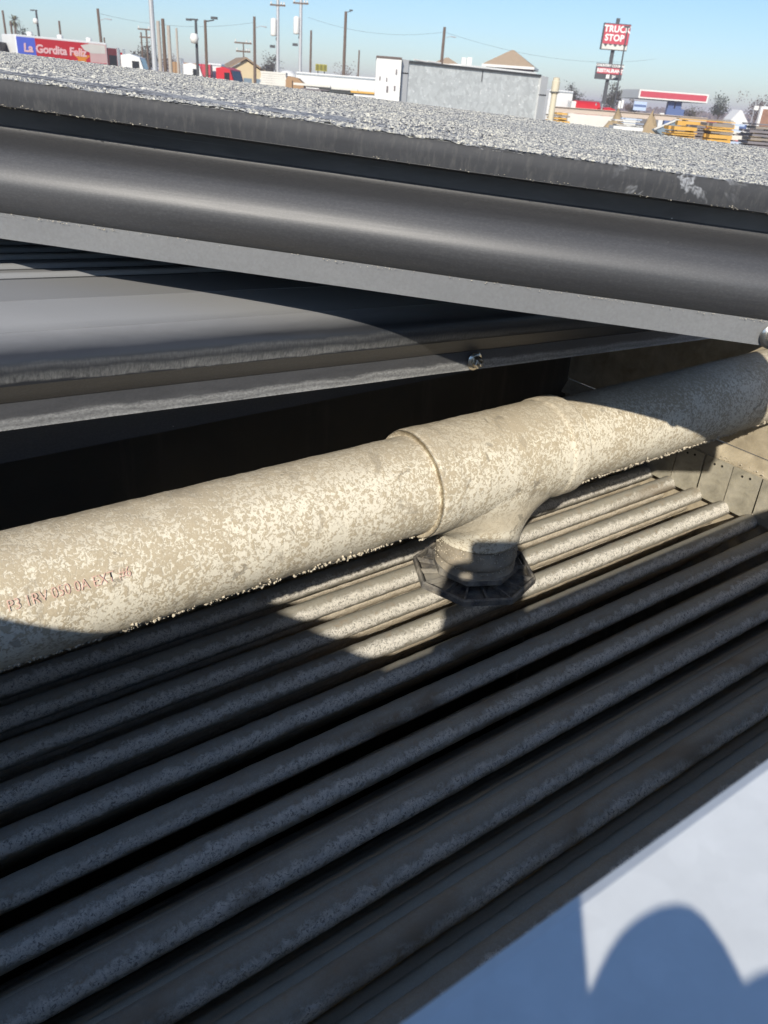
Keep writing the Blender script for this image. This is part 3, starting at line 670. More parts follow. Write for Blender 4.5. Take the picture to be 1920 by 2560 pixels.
cream = pm('cream_painted_post', (0.62, 0.56, 0.42), 0.6, 0, 0.15, 4); porc = pm('white_porcelain', (0.75, 0.74, 0.70), 0.3); dirtm = pm('tan_soil', (0.34, 0.26, 0.16), 0.95, 0, 0.25, 2); card = pm('brown_cardboard', (0.36, 0.23, 0.13), 0.9)
bluesteel = pm('blue_grey_steel', (0.20, 0.26, 0.31), 0.5); beige = pm('beige_steel_beam', (0.50, 0.42, 0.35), 0.7); greyl = pm('grey_weathered_plank', (0.20, 0.185, 0.195), 0.9, 0, 0.3, 6); ygr = pm('yellow_green_board', (0.34, 0.31, 0.05), 0.6)
bluep = pm('blue_grey_pump_paint', (0.09, 0.14, 0.30), 0.5); leafm = [pm('grey_green_leaf', (0.075, 0.075, 0.055), 0.8, 0, 0.35, 0.6), pm('olive_leaf', (0.085, 0.095, 0.045), 0.8, 0, 0.35, 0.6), pm('winter_twig', (0.16, 0.12, 0.105), 0.9, 0, 0.3, 0.6), pm('dark_green_leaf', (0.045, 0.06, 0.035), 0.8, 0, 0.35, 0.6), pm('palm_frond', (0.12, 0.12, 0.055), 0.8, 0, 0.3, 0.6)]
barkm = pm('grey_bark', (0.14, 0.11, 0.09), 0.95, 0, 0.25, 3)

def pbox(name, mat, parent, *b, bev=0.0, label=None): g = G(); g.box(*b, bev=bev); return mk(name, g, mat, parent, label=label)
def wheel(parent, x, y, r=0.5, wd=0.26):
    g = G(); g.lathe([(r * .55, -wd / 2), (r * .93, -wd / 2), (r, -wd * .35), (r, wd * .35), (r * .93, wd / 2), (r * .55, wd / 2)], 18)
    o = mk('wheel', g, rub, parent, loc=(x, y, r), rot=(math.pi / 2, 0, 0)); h = G(); h.lathe([(.02, -wd * .42), (r * .5, -wd * .42), (r * .56, -wd * .52), (r * .56, wd * .52), (r * .5, wd * .42), (.02, wd * .42)], 14); mk('rim', h, chrome, o); return o

# painted food truck
t = bthing('food_truck', 'red and blue painted food truck with pale lettering and white back end', 'food truck', -24.3, 54, 0.77)
pbox('truck_body', white, t, 0, 5.75, 0, 2.3, 0.65, 3.66, bev=0.05)
pbox('blue_panel', blue, t, 0.04, 1.15, -0.012, -0.002, 1.9, 3.55); pbox('sky_panel', lblue, t, 0.04, 1.15, -0.012, -0.002, 0.85, 1.896)
pbox('red_panel', red, t, 1.154, 4.55, -0.012, -0.002, 0.85, 3.55)
pbox('pale_panel', pm('rose_print', (0.62, 0.42, 0.40), 0.6), t, 4.554, 5.7, -0.012, -0.002, 0.85, 3.55)
g = G(); g.prism([(4.0, 3.4), (4.56, 3.52), (5.6, 3.5), (5.6, 3.05), (4.7, 3.0), (4.2, 3.15)], -0.018, -0.013); mk('painted_cloud', g, offw, t)
for i in range(4):
    g = G(); xx = 4.62 + i * 0.27; g.prism([(xx, 1.5), (xx + .18, 1.5), (xx + .18, 2.1)] + [(xx + .09 + .09 * math.cos(a), 2.1 + .1 * math.sin(a)) for a in (0.5, 1.1, 1.57, 2.0, 2.6)] + [(xx, 2.1)], -0.018, -0.013); mk('painted_arch', g, dred, t)
pbox('painted_cornice', dred, t, 4.58, 5.65, -0.018, -0.013, 2.35, 2.5)
me = text_mesh('La Gordita Feliz', 0.62, pink, 0.01, 0.02, 0.1, 'CENTER', 0.98); part('lettering', me, t, (2.35, -0.026, 2.98), (math.pi / 2, 0, 0))
pbox('green_stripe', pm('green_print', (0.22, 0.34, 0.10), 0.6), t, 0.3, 2.0, -0.019, -0.013, 2.42, 2.54); pbox('yellow_stripe', yel, t, 1.0, 2.6, -0.025, -0.0195, 2.28, 2.40)
g = G(); g.add([(4.0 + (0.62 if i % 2 == 0 else .26) * math.cos(i * math.pi / 5 + .3), -0.02, 2.7 + (0.55 if i % 2 == 0 else .25) * math.sin(i * math.pi / 5 + .3)) for i in range(10)] + [(4.0 + (0.62 if i % 2 == 0 else .26) * math.cos(i * math.pi / 5 + .3), -0.013, 2.7 + (0.55 if i % 2 == 0 else .25) * math.sin(i * math.pi / 5 + .3)) for i in range(10)], [tuple(range(10)), tuple(range(10, 20))[::-1]] + [(i, (i + 1) % 10, 10 + (i + 1) % 10, 10 + i) for i in range(10)]); mk('orange_burst', g, orng, t)
for i, cm in enumerate([card, offw, orng, card, offw, orng, card]):
    g = G(); xx = 2.0 + i * 0.27; g.prism([(xx + .17 * math.cos(a), 1.85 + (i % 2) * .12 + .17 * math.sin(a)) for a in [k * math.pi / 6 for k in range(12)]], -0.032 - i * .001, -0.026); mk('painted_dish', g, cm, t)
pbox('cab', pm('maroon_cab', (0.16, 0.04, 0.045), 0.5), t, 5.76, 6.7, 0.05, 2.25, 0.7, 3.4, bev=0.08); pbox('cab_window', glass, t, 5.85, 6.45, 0.035, 0.048, 2.1, 3.0); pbox('red_door_edge', red, t, 6.71, 6.8, 0.0, 2.2, 0.8, 3.2)
for xx in (0.7, 1.9, 3.1): g = G(); g.lathe([(.02, 0), (.16, 0), (.19, .1), (.17, .2), (.02, .24)], 14); mk('roof_vent', g, porc, t, loc=(xx * 1.55, 0.5, 3.66))
for xx in (1.2, 5.5): wheel(t, xx, 0.2); wheel(t, xx, 2.1)
# black trailer end at far left
t = bthing('dark_trailer', 'dark trailer end at the far left of the yard', 'trailer', -27.2, 54, 0.1)
pbox('trailer_body', blk, t, 0, 1.9, 0, 6, 0.9, 3.2, bev=0.04); wheel(t, 0.9, 0.6); wheel(t, 0.9, 4.6)

def tractor(label, u, v, yaw, body, sc=1.0, stack=True, group=None):
    t = bthing('semi_tractor', label, 'truck', u, v, yaw, group); s = sc
    g = G(); g.prism([(0, 0.9 * s), (2.2 * s, 0.9 * s), (2.2 * s, 1.9 * s), (1.3 * s, 2.1 * s), (1.05 * s, 2.9 * s), (0.5 * s, 3.05 * s), (0, 2.95 * s)], -1.1 * s, 1.1 * s); mk('cab', g, body, t)
    pbox('cab_window', glass, t, 0.62 * s, 1.02 * s, -1.115 * s, -1.102 * s, 2.1 * s, 2.7 * s)
    g = G(); g.add([(1.315 * s, -0.95 * s, 2.13 * s), (1.315 * s, 0.95 * s, 2.13 * s), (1.085 * s, 0.9 * s, 2.84 * s), (1.085 * s, -0.9 * s, 2.84 * s)], [(0, 1, 2, 3)]); mk('windscreen', g, glass, t)
    pbox('chassis', blk, t, -2.2 * s, -0.002, -0.5 * s, 0.5 * s, 0.7 * s, 1.0 * s)
    if stack:
        for y in (-0.9, 0.9): g = G(); g.tube((-0.15 * s, y * s, 1.0 * s), (-0.15 * s, y * s, 3.3 * s), 0.09 * s, n=8); mk('exhaust_stack', g, chrome, t)
    for x, y in ((1.6, -.95), (1.6, .95), (-1.3, -.95), (-1.3, .95)): wheel(t, x * s, y * s, 0.5 * s)
    return t
tractor('white tractor cab with a dark side window, right of the painted food truck', -17.3, 52.5, 0.15, white)
tractor('white tractor cab half behind the tall grey steel pole', -15.2, 58, 0.2, white, 0.95)
tractor('red tractor unit in front of the tan gabled house', -13.2, 60, -0.15, red, 0.93, False)
# flat stack of brown crates, trailer behind it
t = bthing('crate_stack', 'row of brown slatted crates on the yard, left of a white trailer', 'crates', -16.6, 60, 0.1)
for i in range(9):
    x0 = i * 0.29
    for j in range(3): pbox('crate', [card, timber2, dred][(i > 5) * 2 or j % 2], t, x0, x0 + 0.27, j * 0.02, 1.2, 0.9 + j * 0.68 + (i % 3) * .01, 1.56 + j * 0.68)
pbox('flat_bed', dgrey, t, -0.2, 2.8, -0.1, 1.4, 0.7, 0.88)
for x in (0.3, 2.2): wheel(t, x, 0.1, 0.42)
def box_trailer(label, u, v, yaw, L, Wd, z0, z1, mat, ribs=0, group=None):
    t = bthing('box_trailer', label, 'trailer', u, v, yaw, group)
    pbox('trailer_body', mat, t, 0, L, 0, Wd, z0, z1, bev=0.04); pbox('top_rail', chrome, t, 0.02, L - .02, -0.012, -0.002, z1 - 0.14, z1 - 0.06)
    for i in range(ribs): x = L * (i + .5) / ribs; pbox('side_rib', mat, t, x - .025, x + .025, -0.022, -0.003, z0 + .1, z1 - .18)
    for x in (0.14, 0.24, 0.82): wheel(t, L * x, 0.2, 0.48); wheel(t, L * x, Wd - .2, 0.48)
    return t
box_trailer('small white trailer between the brown crates and the red tractor', -14.6, 62, 0.1, 0.95, 2.2, 0.9, 3.02, white)
box_trailer('long low white trailer behind the transformer poles', -6.6, 48.5, 0.12, 4.7, 2.4, 0.8, 2.76, white, 10)
box_trailer('white box trailer right of the cream post', 8.95, 60, 0.25, 1.75, 2.6, 0.7, 2.98, white, 3)
# tan gabled house
t = bthing('gabled_house', 'tan stucco house with a brown gable roof and pale garage doors', 'house', -15.9, 75, 0.35)
pbox('wall', stucco, t, 0, 2.9, 0, 5.0, 0, 2.85)
g = G(); g.prism([(0.0, 2.852), (2.9, 2.852), (1.45, 3.62)], 0.0, 0.2); mk('gable', g, stucco, t)
g = G(); g.prism([(-0.35, 2.72), (1.45, 3.72), (1.45, 3.86), (-0.35, 2.86)], -0.3, 5.3); g.prism([(3.25, 2.72), (3.25, 2.86), (1.4505, 3.86), (1.4505, 3.72)], -0.3, 5.3); mk('roof', g, roofm, t)
for x in (0.3, 1.25, 2.1): pbox('garage_door', offw if x < 1 else bluesteel, t, x, x + .7, -0.02, -0.003, 1.0, 2.3)
t = bthing('white_dome_tank', 'small white domed tank beside the gabled house', 'tank', -10.2, 70); g = G(); g.lathe([(.01, 0), (.9, 0), (.9, 2.3), (.75, 2.75), (.4, 3.0), (.01, 3.05)], 18); mk('tank_shell', g, porc, t, True); pbox('saddle', dgrey, t, .902, 1.2, -.2, .2, 0, 2.8)
# poles
def pole(label, u, v, zt, r, mat, arm=None, lean=0.0, group='poles along the road and yard', extra=None):
    t = bthing('utility_pole' if mat in (wood, woodl) else 'lamp_post', label, 'pole', u, v, 0, group)
    g = G(); g.tube((0, 0, 0), (lean, 0, zt), r, r * 0.75, 9); mk('shaft', g, mat, t)
    if arm == 'lamp':
        g = G(); g.tube((lean - .02, 0, zt - .06), (lean + .4, 0, zt + .02), 0.03, 0.025, 6); mk('arm', g, dgrey, t); pbox('lamp_head', dgrey, t, lean + .28, lean + .55, -.1, .1, zt + .055, zt + .15)
    if arm == 'slim':
        g = G(); g.tube((lean, 0, zt - .8), (lean + .5, 0, zt - .62), 0.025, 0.02, 6); g.tube((lean + .5, 0, zt - .62), (lean + 1.0, 0, zt - .66), 0.03, 0.05, 6); mk('lamp_arm', g, gsteel, t)
    if arm == 'twin':
        pbox('lamp_bar', dgrey, t, lean - .22, lean + .1, -.05, .05, zt, zt + .06); pbox('lamp_head', dgrey, t, lean - .42, lean - .2, -.08, .08, zt - .03, zt + .05)
        for zz in (zt - .7, zt - 2.9): g = G(); g.lathe([(.01, -.2), (.14, -.18), (.2, 0), (.14, .18), (.01, .2)], 12); mk('white_globe', g, porc, t, True, loc=(-.05, -.2, zz))
    if arm == 'cross':
        for k, zz in enumerate((zt - .12, zt - .75)):
            wd = .75 - .12 * k; pbox('crossarm', wood, t, lean - wd, lean + wd, -.12, -.02 - .08, zz, zz + .12)
            for x in (-wd + .1, wd - .1, 0.3): g = G(); g.lathe([(.01, 0), (.05, 0), (.07, .06), (.04, .12), (.06, .17), (.01, .2)], 8); mk('insulator', g, porc, t, loc=(lean + x, -.11, zz + .121))
    if extra == 'can':
        g = G(); g.lathe([(.01, -.62), (.23, -.6), (.25, -.5), (.25, .5), (.22, .6), (.08, .66), (.01, .68)], 16); mk('transformer', g, porc, t, True, loc=(-.32, -.18, zt - 2.25)); pbox('bracket', dgrey, t, -.16, .06, -.1, .1, zt - 3.15, zt - 2.95)
        pbox('box_switch', dgrey, t, -.62, -.2, -.25, -.1, zt - 3.7, zt - 3.5) if zt > 7.9 else None
    return t
def tall(label, u, v, zt, r, mat, **k): return pole(label, u, v, zt, r, mat, **k)
pole('brown pole at the extreme left edge, behind the dark trailer', -32.2, 70, 5.6, .1, wood); pole('short brown pole just left of the white trailer end', -31.7, 70, 4.95, .1, wood)
pole('twin-armed grey lamp post over the blue part of the food truck', -29.6, 70, 5.75, .1, dgrey, 'twin'); pole('short brown pole over the red lettering of the food truck', -27.9, 70, 5.2, .1, wood)
pole('far thin brown pole above the middle of the food truck', -26.6, 76, 4.5, .08, wood); pole('far pole with crossarms and white fittings, left of the leaning brown pole', -25.4, 84, 5.7, .1, wood, 'cross')
pole('tall leaning brown pole behind the right end of the food truck', -24.7, 70, 6.2, .13, wood, 'slim', -0.1); pole('thin brown pole above the white tractor cab', -22.2, 72, 4.95, .08, wood)
pole('thick pale steel pole, the tallest at left, cut by the picture top', -10.33, 35, 5.6, .115, gsteel)
pole('bleached post right beside the thick pale pole', -11.55, 40, 4.2, .1, woodl); pole('brown post behind the bleached post', -11.9, 42, 4.4, .1, wood)
pole('second bleached post from the thick pale pole', -11.1, 40, 4.05, .1, woodl); pole('slim pale post, third right of the thick pale pole', -10.75, 40, 3.98, .06, woodl)
pole('dark lamp post with two white globes', -10.0, 40.5, 4.35, .075, dgrey, 'twin'); pole('brown lamp post with a short arm right of the globe lamp', -9.7, 41, 4.42, .08, wood, 'lamp')
pole('far faint pole with a small crossbar left of the house', -15.2, 78, 5.0, .07, wood, 'cross'); pole('brown pole standing before the gabled house', -13.5, 74, 6.7, .14, wood, 'slim')
pole('pale pole with crossarms and a white transformer, left of the pair', -11.75, 75, 8.35, .16, gsteel, 'cross', 0, 'transformer poles', 'can'); pole('pale pole with two crossarms and a white transformer, right of the pair', -9.87, 75, 8.6, .16, gsteel, 'cross', 0, 'transformer poles', 'can')
pole('plain dark pole right of the transformer poles', -9.0, 75, 6.1, .11, wood); pole('tall brown lamp post with a stub lamp left of the white box', -6.2, 75, 7.6, .15, wood, 'lamp')
pole('far short pole behind the stub lamp post', -6.1, 92, 5.6, .1, wood); pole('brown pole with a slim lamp arm above the galvanised box', 1.92, 75, 7.05, .15, wood, 'slim')
def wire(label, a, b, sag, r=0.008):
    a = Vector(bgp(*a)); b = Vector(bgp(*b)); g = G(); P = [a.lerp(b, i / 14) - Vector((0, 0, sag * 4 * (i / 14) * (1 - i / 14))) for i in range(15)]
    for p, q in zip(P[:-1], P[1:]): g.tube(p, q, r, r, 5, False)
    tag(mk('power_line', g, dgrey), label, 'power line', 'power lines')
wire('thin sagging wire between the leaning brown pole and the pole by the house', (-24.8, 70, 5.9), (-13.5, 74, 6.3), .55); wire('thin wire from the transformer poles to the pole above the galvanised box', (-9.3, 75, 7.0), (1.92, 75, 6.7), .6)
wire('thin wire running right from the pole above the galvanised box', (1.92, 75, 6.7), (26, 100, 7.2), 1.0)
# stacked white panels, brown bundle, long beams in the left yard
t = bthing('panel_stack', 'stack of long white panels left of the brown bundle', 'panels', -7.45, 42, 0.06)
for i in range(7): pbox('panel', offw, t, rnd.uniform(0, .08), 1.28 - rnd.uniform(0, .06), 0, 1.1, 2.07 - i * .075, 2.075 - i * .075 + .06) if False else pbox('panel', offw, t, rnd.uniform(0, .08), 1.28 - rnd.uniform(0, .06), rnd.uniform(0, .05), 1.1, 1.95 + i * .095, 2.035 + i * .095)
for x in (0.1, 1.0): pbox('support', timber2, t, x, x + .12, .1, 1.0, 0, 1.948)
t = bthing('brown_bundle', 'brown tarpaulin-like bundle right of the white panel stack', 'bundle', -6.2, 42); g = G(); g.prism([(0, 0), (.95, 0), (.85, 2.2), (.55, 2.42), (.1, 2.48), (0, 2.3)], 0, .9); mk('wrapped_load', g, card, t); pbox('strap', blk, t, .3, .34, -.012, -.002, .1, 2.3)
t = bthing('beam_stack', 'long white steel beams stacked low in front of the long trailer', 'beams', -5.0, 36, 0.0)
for i, (a, b, zz) in enumerate([(0, 1.5, 2.2), (0.5, 2.6, 2.15), (1.0, 3.8, 2.11), (1.4, 4.0, 2.03), (0.2, 3.0, 2.03), (.1, 2.4, 1.95)]): pbox('beam', offw if i != 4 else greyl, t, a, b, i * .18, i * .18 + .16, zz - .06, zz + .02)
pbox('orange_plank', timber, t, 2.35, 3.35, -.2, -.04, 2.02, 2.09); pbox('trestle', dgrey, t, .4, 3.6, -.1, 1.2, 0, 1.88)
t = bthing('wood_sign', 'yellow-green signboard standing above the long white trailer', 'sign', -10.3, 90); pbox('board', ygr, t, 0, 1.16, 0, .12, 3.45, 4.05); pbox('sign_leg', dgrey, t, .2, .3, .125, .2, 0, 3.8); pbox('sign_leg', dgrey, t, .85, .95, .125, .2, 0, 3.8)
for k in range(3): pbox('board_stripe', pm('dark_olive', (.16, .15, .03), .7), t, .08 + k * .38, .36 + k * .38, -.014, -.002, 3.52, 3.98)
# galvanised box and white box in the middle of the yard
gal2 = mat_galv('galvanised_sheet_panel', 9, 0.50, 0.74, 0.5, 0.0, (0.95, 1.0, 0.99), 26)
t = bthing('galvanised_unit', 'large spangled galvanised box unit in the middle of the yard', 'cooling unit', -0.36, 24.0, 0.73)
pbox('side_panel', gal2, t, 0.0, 5.75, 0, 0.85, 0, 2.92); pbox('corner_flange', pm('flange_zinc', (.55, .56, .56), .4, .2), t, -0.12, 0.10, -0.05, -0.002, 0, 2.95); pbox('corner_flange', W_['flange_zinc'], t, 5.55, 5.88, -0.06, -0.003, 0, 2.90)
pbox('top_angle', dgrey, t, 0.101, 5.55, -0.05, -0.002, 2.89, 2.94); pbox('flange_joint', blk, t, -0.13, 0.103, -0.058, -0.0505, 2.62, 2.645); pbox('flange_joint', blk, t, 5.54, 5.885, -0.068, -0.0605, 2.38, 2.41)
pbox('panel_seam', dgrey, t, 2.98, 3.01, -0.012, -0.002, 2.6, 2.88); pbox('roof_ridge', porc, t, 2.4, 5.7, 0.3, 0.8, 2.922, 3.0)
for x0 in (.3, .8): g = G(); g.tube((x0, -.02, 2.97), (x0 + .5, -.02, 2.95), .02, .02, 6); mk('cable', g, porc, t)
t = bthing('white_box_unit', 'plain white box standing left against the galvanised unit', 'cooling unit', -1.1, 23.6, 0.05)
pbox('shell', white, t, 0, 0.66, 0, 2.4, 0, 2.93); pbox('roof_edge', pm('brown_roof_edge', (.14, .11, .1), .7), t, -.01, .665, -.02, 2.42, 2.932, 2.98)
for x, z, s in ((.52, 2.58, .04), (.1, 2.42, .03), (.28, 2.4, .03), (.5, 2.2, .04), (.3, 2.15, .05)): pbox('fitting', greyl, t, x, x + s, -.02, -.002, z, z + s * 3)
t = bthing('parked_pickup', 'white pickup with a dark windscreen left of the white box', 'pickup', -2.6, 33, 0.3)
g = G(); g.prism([(0, .5), (2.2, .5), (2.25, 1.0), (1.5, 1.1), (1.2, 1.75), (.5, 1.8), (.3, 1.15), (0, 1.1)], 0, 1.7); mk('body', g, white, t); pbox('side_window', glass, t, .55, 1.15, -.012, -.002, 1.2, 1.7)
for x in (.4, 1.8): wheel(t, x, .1, .33, .2); wheel(t, x, 1.6, .33, .2)
def hip_house(label, u, v, yaw, L, D, eave, apex, wallm, ridge=0.15):
    t = bthing('hip_roof_house', label, 'house', u, v, yaw)
    o = .45; g = G(); V = [(-L - o, -o, eave), (o, -o, eave), (o, D + o, eave), (-L - o, D + o, eave), (-L / 2 - ridge, D / 2, apex), (-L / 2 + ridge, D / 2, apex)]
    g.add(V, [(0, 1, 5, 4), (1, 2, 5), (2, 3, 4, 5), (3, 0, 4), (3, 2, 1, 0)]); mk('roof', g, roof2, t)
    for a in ((-L - o, o, -o - .04, -o - .005), (-L - o, o, D + o + .005, D + o + .04)): pbox('fascia', porc, t, a[0], a[1], a[2], a[3], eave - .22, eave + .03)
    pbox('fascia', porc, t, o + .005, o + .04, -o, D + o, eave - .22, eave + .03)
    pbox('wall', wallm, t, -L, 0, 0, D, 0, eave - .03); return t
hip_house('house with a big tan hip roof and dark frieze behind the galvanised unit', 12.4, 100, -0.22, 4.9, 4.9, 5.5, 7.15, mauve); hip_house('small tan hip roof peeping over the middle of the galvanised unit', 4.7, 112, -0.1, 2.5, 2.5, 5.55, 6.3, stucco)
t = bthing('roof_cooler', 'pale twin roof cooler beside the small hip roof', 'cooler', 2.85, 60); pbox('cabinet', porc, t, 0, .3, 0, .4, 4.05, 4.45); pbox('cabinet', porc, t, .36, .68, 0, .4, 4.03, 4.48); pbox('frame', gsteel, t, .02, .66, .05, .35, 3.85, 4.02); pbox('frame_leg', gsteel, t, .1, .16, .1, .16, 0, 3.848); pbox('frame_leg', gsteel, t, .5, .56, .1, .16, 0, 3.848)
t = bthing('cream_post', 'stout cream post at the right corner of the galvanised unit', 'post', 3.50, 22.6); g = G(); g.lathe([(.01, 0), (.075, 0), (.075, 2.40), (.10, 2.42), (.10, 2.68), (.085, 2.70), (.085, 2.76), (.01, 2.78)], 14); mk('shaft', g, cream, t, True); auto_smooth(t.children[0], 35); pbox('clamp', dgrey, t, -.11, .11, -.11, .11, 2.43, 2.455)
# red tank truck
t = tractor('red tractor with chrome stacks in front of the truck stop sign', 12.1, 58, 0.12, red, 0.72, True)
t = bthing('tank_trailer', 'short red tank trailer with a pale end beside the red tractor', 'tanker', 10.5, 58, 0.1); g = G(); g.tube((0.1, .9, 1.85), (1.75, .9, 1.85), .62, .62, 18); mk('tank', g, red, t, True); auto_smooth(t.children[0], 40); pbox('pale_end', porc, t, -.2, .095, .4, 1.4, 1.5, 2.4); pbox('chassis', blk, t, 0, 1.8, .4, 1.4, .8, 1.2)
for x in (.3, 1.4): wheel(t, x, .2, .4); wheel(t, x, 1.6, .4)
# truck stop sign
t = bthing('pylon_sign', 'tall red pylon sign reading truck stop with a dark restaurant board below', 'sign', 18.8, 95, 0.0)
pbox('post', dgrey, t, 1.22, 1.55, .4, .72, 0, 10.3)
c1 = pbox('cabinet', dgrey, t, -.06, 2.70, .05, .38, 7.44, 9.80); pbox('face', dred, t, 0.06, 2.66, -0.01, .048, 7.98, 9.72); pbox('lower_face', offw, t, 0.06, 2.66, -0.01, .048, 7.50, 7.975)
for i in range(5): g = G(); x = .15 + i * .5; g.prism([(x, 7.98), (x + .5, 7.98), (x + .27, 7.72 + .1 * (i % 2))], -0.018, -0.0115); mk('torn_patch', g, dgrey, t)
for s, z in (('TRUCK', 9.28), ('STOP', 8.50)): part('lettering', text_mesh(s, .80, wht, .01, .03, 0, 'CENTER', 1.05), t, (1.36 if s == 'TRUCK' else 1.2, -.024, z), (math.pi / 2, 0, 0))
pbox('cabinet', dgrey, t, -.1, 2.68, .05, .38, 4.75, 6.22); pbox('restaurant_band', dred, t, 0.02, 2.64, -0.01, .048, 5.28, 5.82)
part('lettering', text_mesh('COUNTRY COOKIN', .32, wht, .01, .015), t, (1.3, .028, 6.02), (math.pi / 2, 0, 0)); part('lettering', text_mesh('RESTAURANT', .44, wht, .01, .02), t, (1.34, -.022, 5.55), (math.pi / 2, 0, 0))
pbox('white_patch', wht, t, 1.05, 1.4, .03, .048, 4.85, 5.22); part('lettering', text_mesh('24', .36, wht, .01, .02), t, (1.85, .028, 5.02), (math.pi / 2, 0, 0))
t = pole('thin grey lamp pole standing in front of the truck stop sign', 21.2 * .93, 88, 8.95, .085, dgrey, None, -0.1); pbox('lamp_head', dgrey, t, -.45, .1, -.1, .1, 8.951, 9.1)
t = bthing('pump_sign', 'small white price board at the foot of the pylon sign', 'sign', 21.0, 92); pbox('board', wht, t, 0, .22, 0, .05, 2.1, 2.85); pbox('board', wht, t, .28, .5, 0, .05, 2.2, 2.95); pbox('leg', dgrey, t, .22, .28, 0, .05, 0, 2.9)
# fuel canopy
t = bthing('fuel_canopy', 'red and white fuel station canopy on a blue-grey column', 'canopy', 29.6, 119, 0.02)
pbox('deck', porc, t, 0, 9.3, 0, 9, 3.55, 4.58); pbox('red_band', dred, t, 0.2, 9.1, -.02, -.003, 3.72, 4.42); pbox('red_band', dred, t, 9.303, 9.32, .2, 8.8, 3.72, 4.42); pbox('soffit', dgrey, t, .1, 9.2, .1, 8.9, 3.50, 3.548)
for x in (4.5, 5.5): pbox('column', bluep, t, x, x + .8, 1.0, 1.8, 0, 3.498)
pbox('pump', bluep, t, 4.2, 6.6, .2, .9, 0, 2.6, bev=.05); pbox('pump', white, t, 3.4, 4.0, .2, .9, 0, 2.0, bev=.05)
t = bthing('station_sign', 'small blue and white station sign left of the fuel canopy', 'sign', 27.5, 112); pbox('panel', lblue, t, 0, 1.6, 0, .2, 2.1, 3.1); pbox('panel_band', bluep, t, .05, 1.55, -.014, -.002, 2.5, 2.75); pbox('leg', dgrey, t, .7, .9, .02, .18, 0, 2.098)
t = bthing('parked_white_van', 'white and blue van right of the canopy column', 'van', 38.6, 108, 0.2); g = G(); g.prism([(0, .5), (2.4, .5), (2.5, 1.5), (1.2, 2.9), (.9, 3.0), (.0, 1.9)], 0, 1.8); mk('body', g, white, t); pbox('blue_stripe', bluep, t, 1.3, 2.3, -.012, -.002, 1.0, 1.45)
for x in (.5, 1.9): wheel(t, x, .1, .36, .2)
# low beige beam, dirt heaps, sheets, lumber
t = bthing('long_beam', 'long beige steel beam lying across the yard below the fuel canopy', 'beam', 7.6, 50, -0.02)
pbox('web', beige, t, 0, 8.9, .1, .2, 1.79, 2.02); pbox('top_flange', beige, t, 0, 8.9, 0, .3, 2.022, 2.05); pbox('bottom_flange', beige, t, 0, 8.9, 0, .3, 1.76, 1.788)
for x in (.6, 4.4, 8.2): pbox('trestle', dgrey, t, x, x + .15, 0, .3, 0, 1.758)
def heap(label, u, v, rx, ry, h, seed, mat=dirtm):
    V = []; F = []; nr, nq = 9, 26
    for i in range(nr + 1):
        q = i / nr
        for j in range(nq):
            a = 2 * math.pi * j / nq; k = 1 + .25 * noise.noise(Vector((math.cos(a) * 1.5 + seed, math.sin(a) * 1.5, q * 2)))
            V.append((rx * q * k * math.cos(a), ry * q * k * math.sin(a), h * (1 - q) ** 1.1 * (1 + .3 * noise.noise(Vector((q * 4 + seed, a, 2))))))
    for i in range(nr):
        for j in range(nq): F.append((i * nq + j, (i + 1) * nq + j, (i + 1) * nq + (j + 1) % nq, i * nq + (j + 1) % nq))
    o = part('dirt_heap', mesh('dirt_heap', V, F, mat, True), None, bgp(u, v), (0, 0, RZ0)); return tag(o, label, 'dirt heap')
heap('left tan dirt heap below the red tractor', 9.15, 40, 1.6, 1.3, 1.95, 1); heap('right tan dirt heap below the fuel canopy', 10.75, 40, 1.35, 1.2, 2.02, 5); heap('wide low dirt bank behind the lumber at far right', 10.4, 27, 2.2, 1.5, 1.75, 8)
def stack(name, label, u, v, yaw, rows, mats, z0=0.0, dp=0.9, cat='lumber', group=None):
    t = bthing(name, label, cat, u, v, yaw, group)
    for i, (a, b, zz, hh) in enumerate(rows):
        m_ = mats[i % len(mats)]; n_ = 3
        for j in range(n_): pbox('plank', m_, t, a + rnd.uniform(-.04, .04), b + rnd.uniform(-.04, .04), j * dp / n_ + .004, (j + 1) * dp / n_ - .004, zz + rnd.uniform(0, .01), zz + hh)
    a = min(r[0] for r in rows); b = max(r[1] for r in rows); zb = min(r[2] for r in rows)
    z_ = zb - .16; q_ = 0
    while z_ > .12:                             # the courses below carry the visible ones
        for j in range(2): pbox('plank', mats[q_ % len(mats)], t, a + rnd.uniform(-.03, .03), b + rnd.uniform(-.03, .03), j * dp / 2 + .004, (j + 1) * dp / 2 - .004, z_, z_ + .13)
        for x in (a + .12 * (b - a), b - .25 * (b - a)): pbox('bearer', timber2, t, x, x + .08, .05, dp - .05, z_ + .132, z_ + .158)
        z_ -= .17; q_ += 1
    for x in (a + .1 * (b - a), b - .2 * (b - a)): pbox('bearer', timber2, t, x, x + .1, .05, dp - .05, 0, z_ + .166)
    return t
stack('lumber_stack', 'small orange lumber stack left of the steel gable frame, beside the cream post', 4.1, 26, 0.1, [(0, .42, 1.78, .05), (.02, .5, 1.845, .05), (.1, .44, 1.91, .05)], [timber, timber2], group='lumber stacks in the yard')
stack('lumber_stack', 'squat orange lumber stack in front of the steel gable frame', 7.66, 26, 0.05, [(0, .72, 1.60, .045), (.05, .74, 1.665, .04), (.0, .74, 1.74, .10)], [timber], group='lumber stacks in the yard')
stack('lumber_stack', 'tall orange and grey lumber stack, middle of the right-hand yard', 8.75, 26, 0.05, [(0, .7, 1.60, .10), (.02, .66, 1.73, .04), (0, .7, 1.79, .05), (.05, .6, 1.86, .03), (.02, .68, 1.91, .09)], [timber, timber2, timber], group='lumber stacks in the yard')
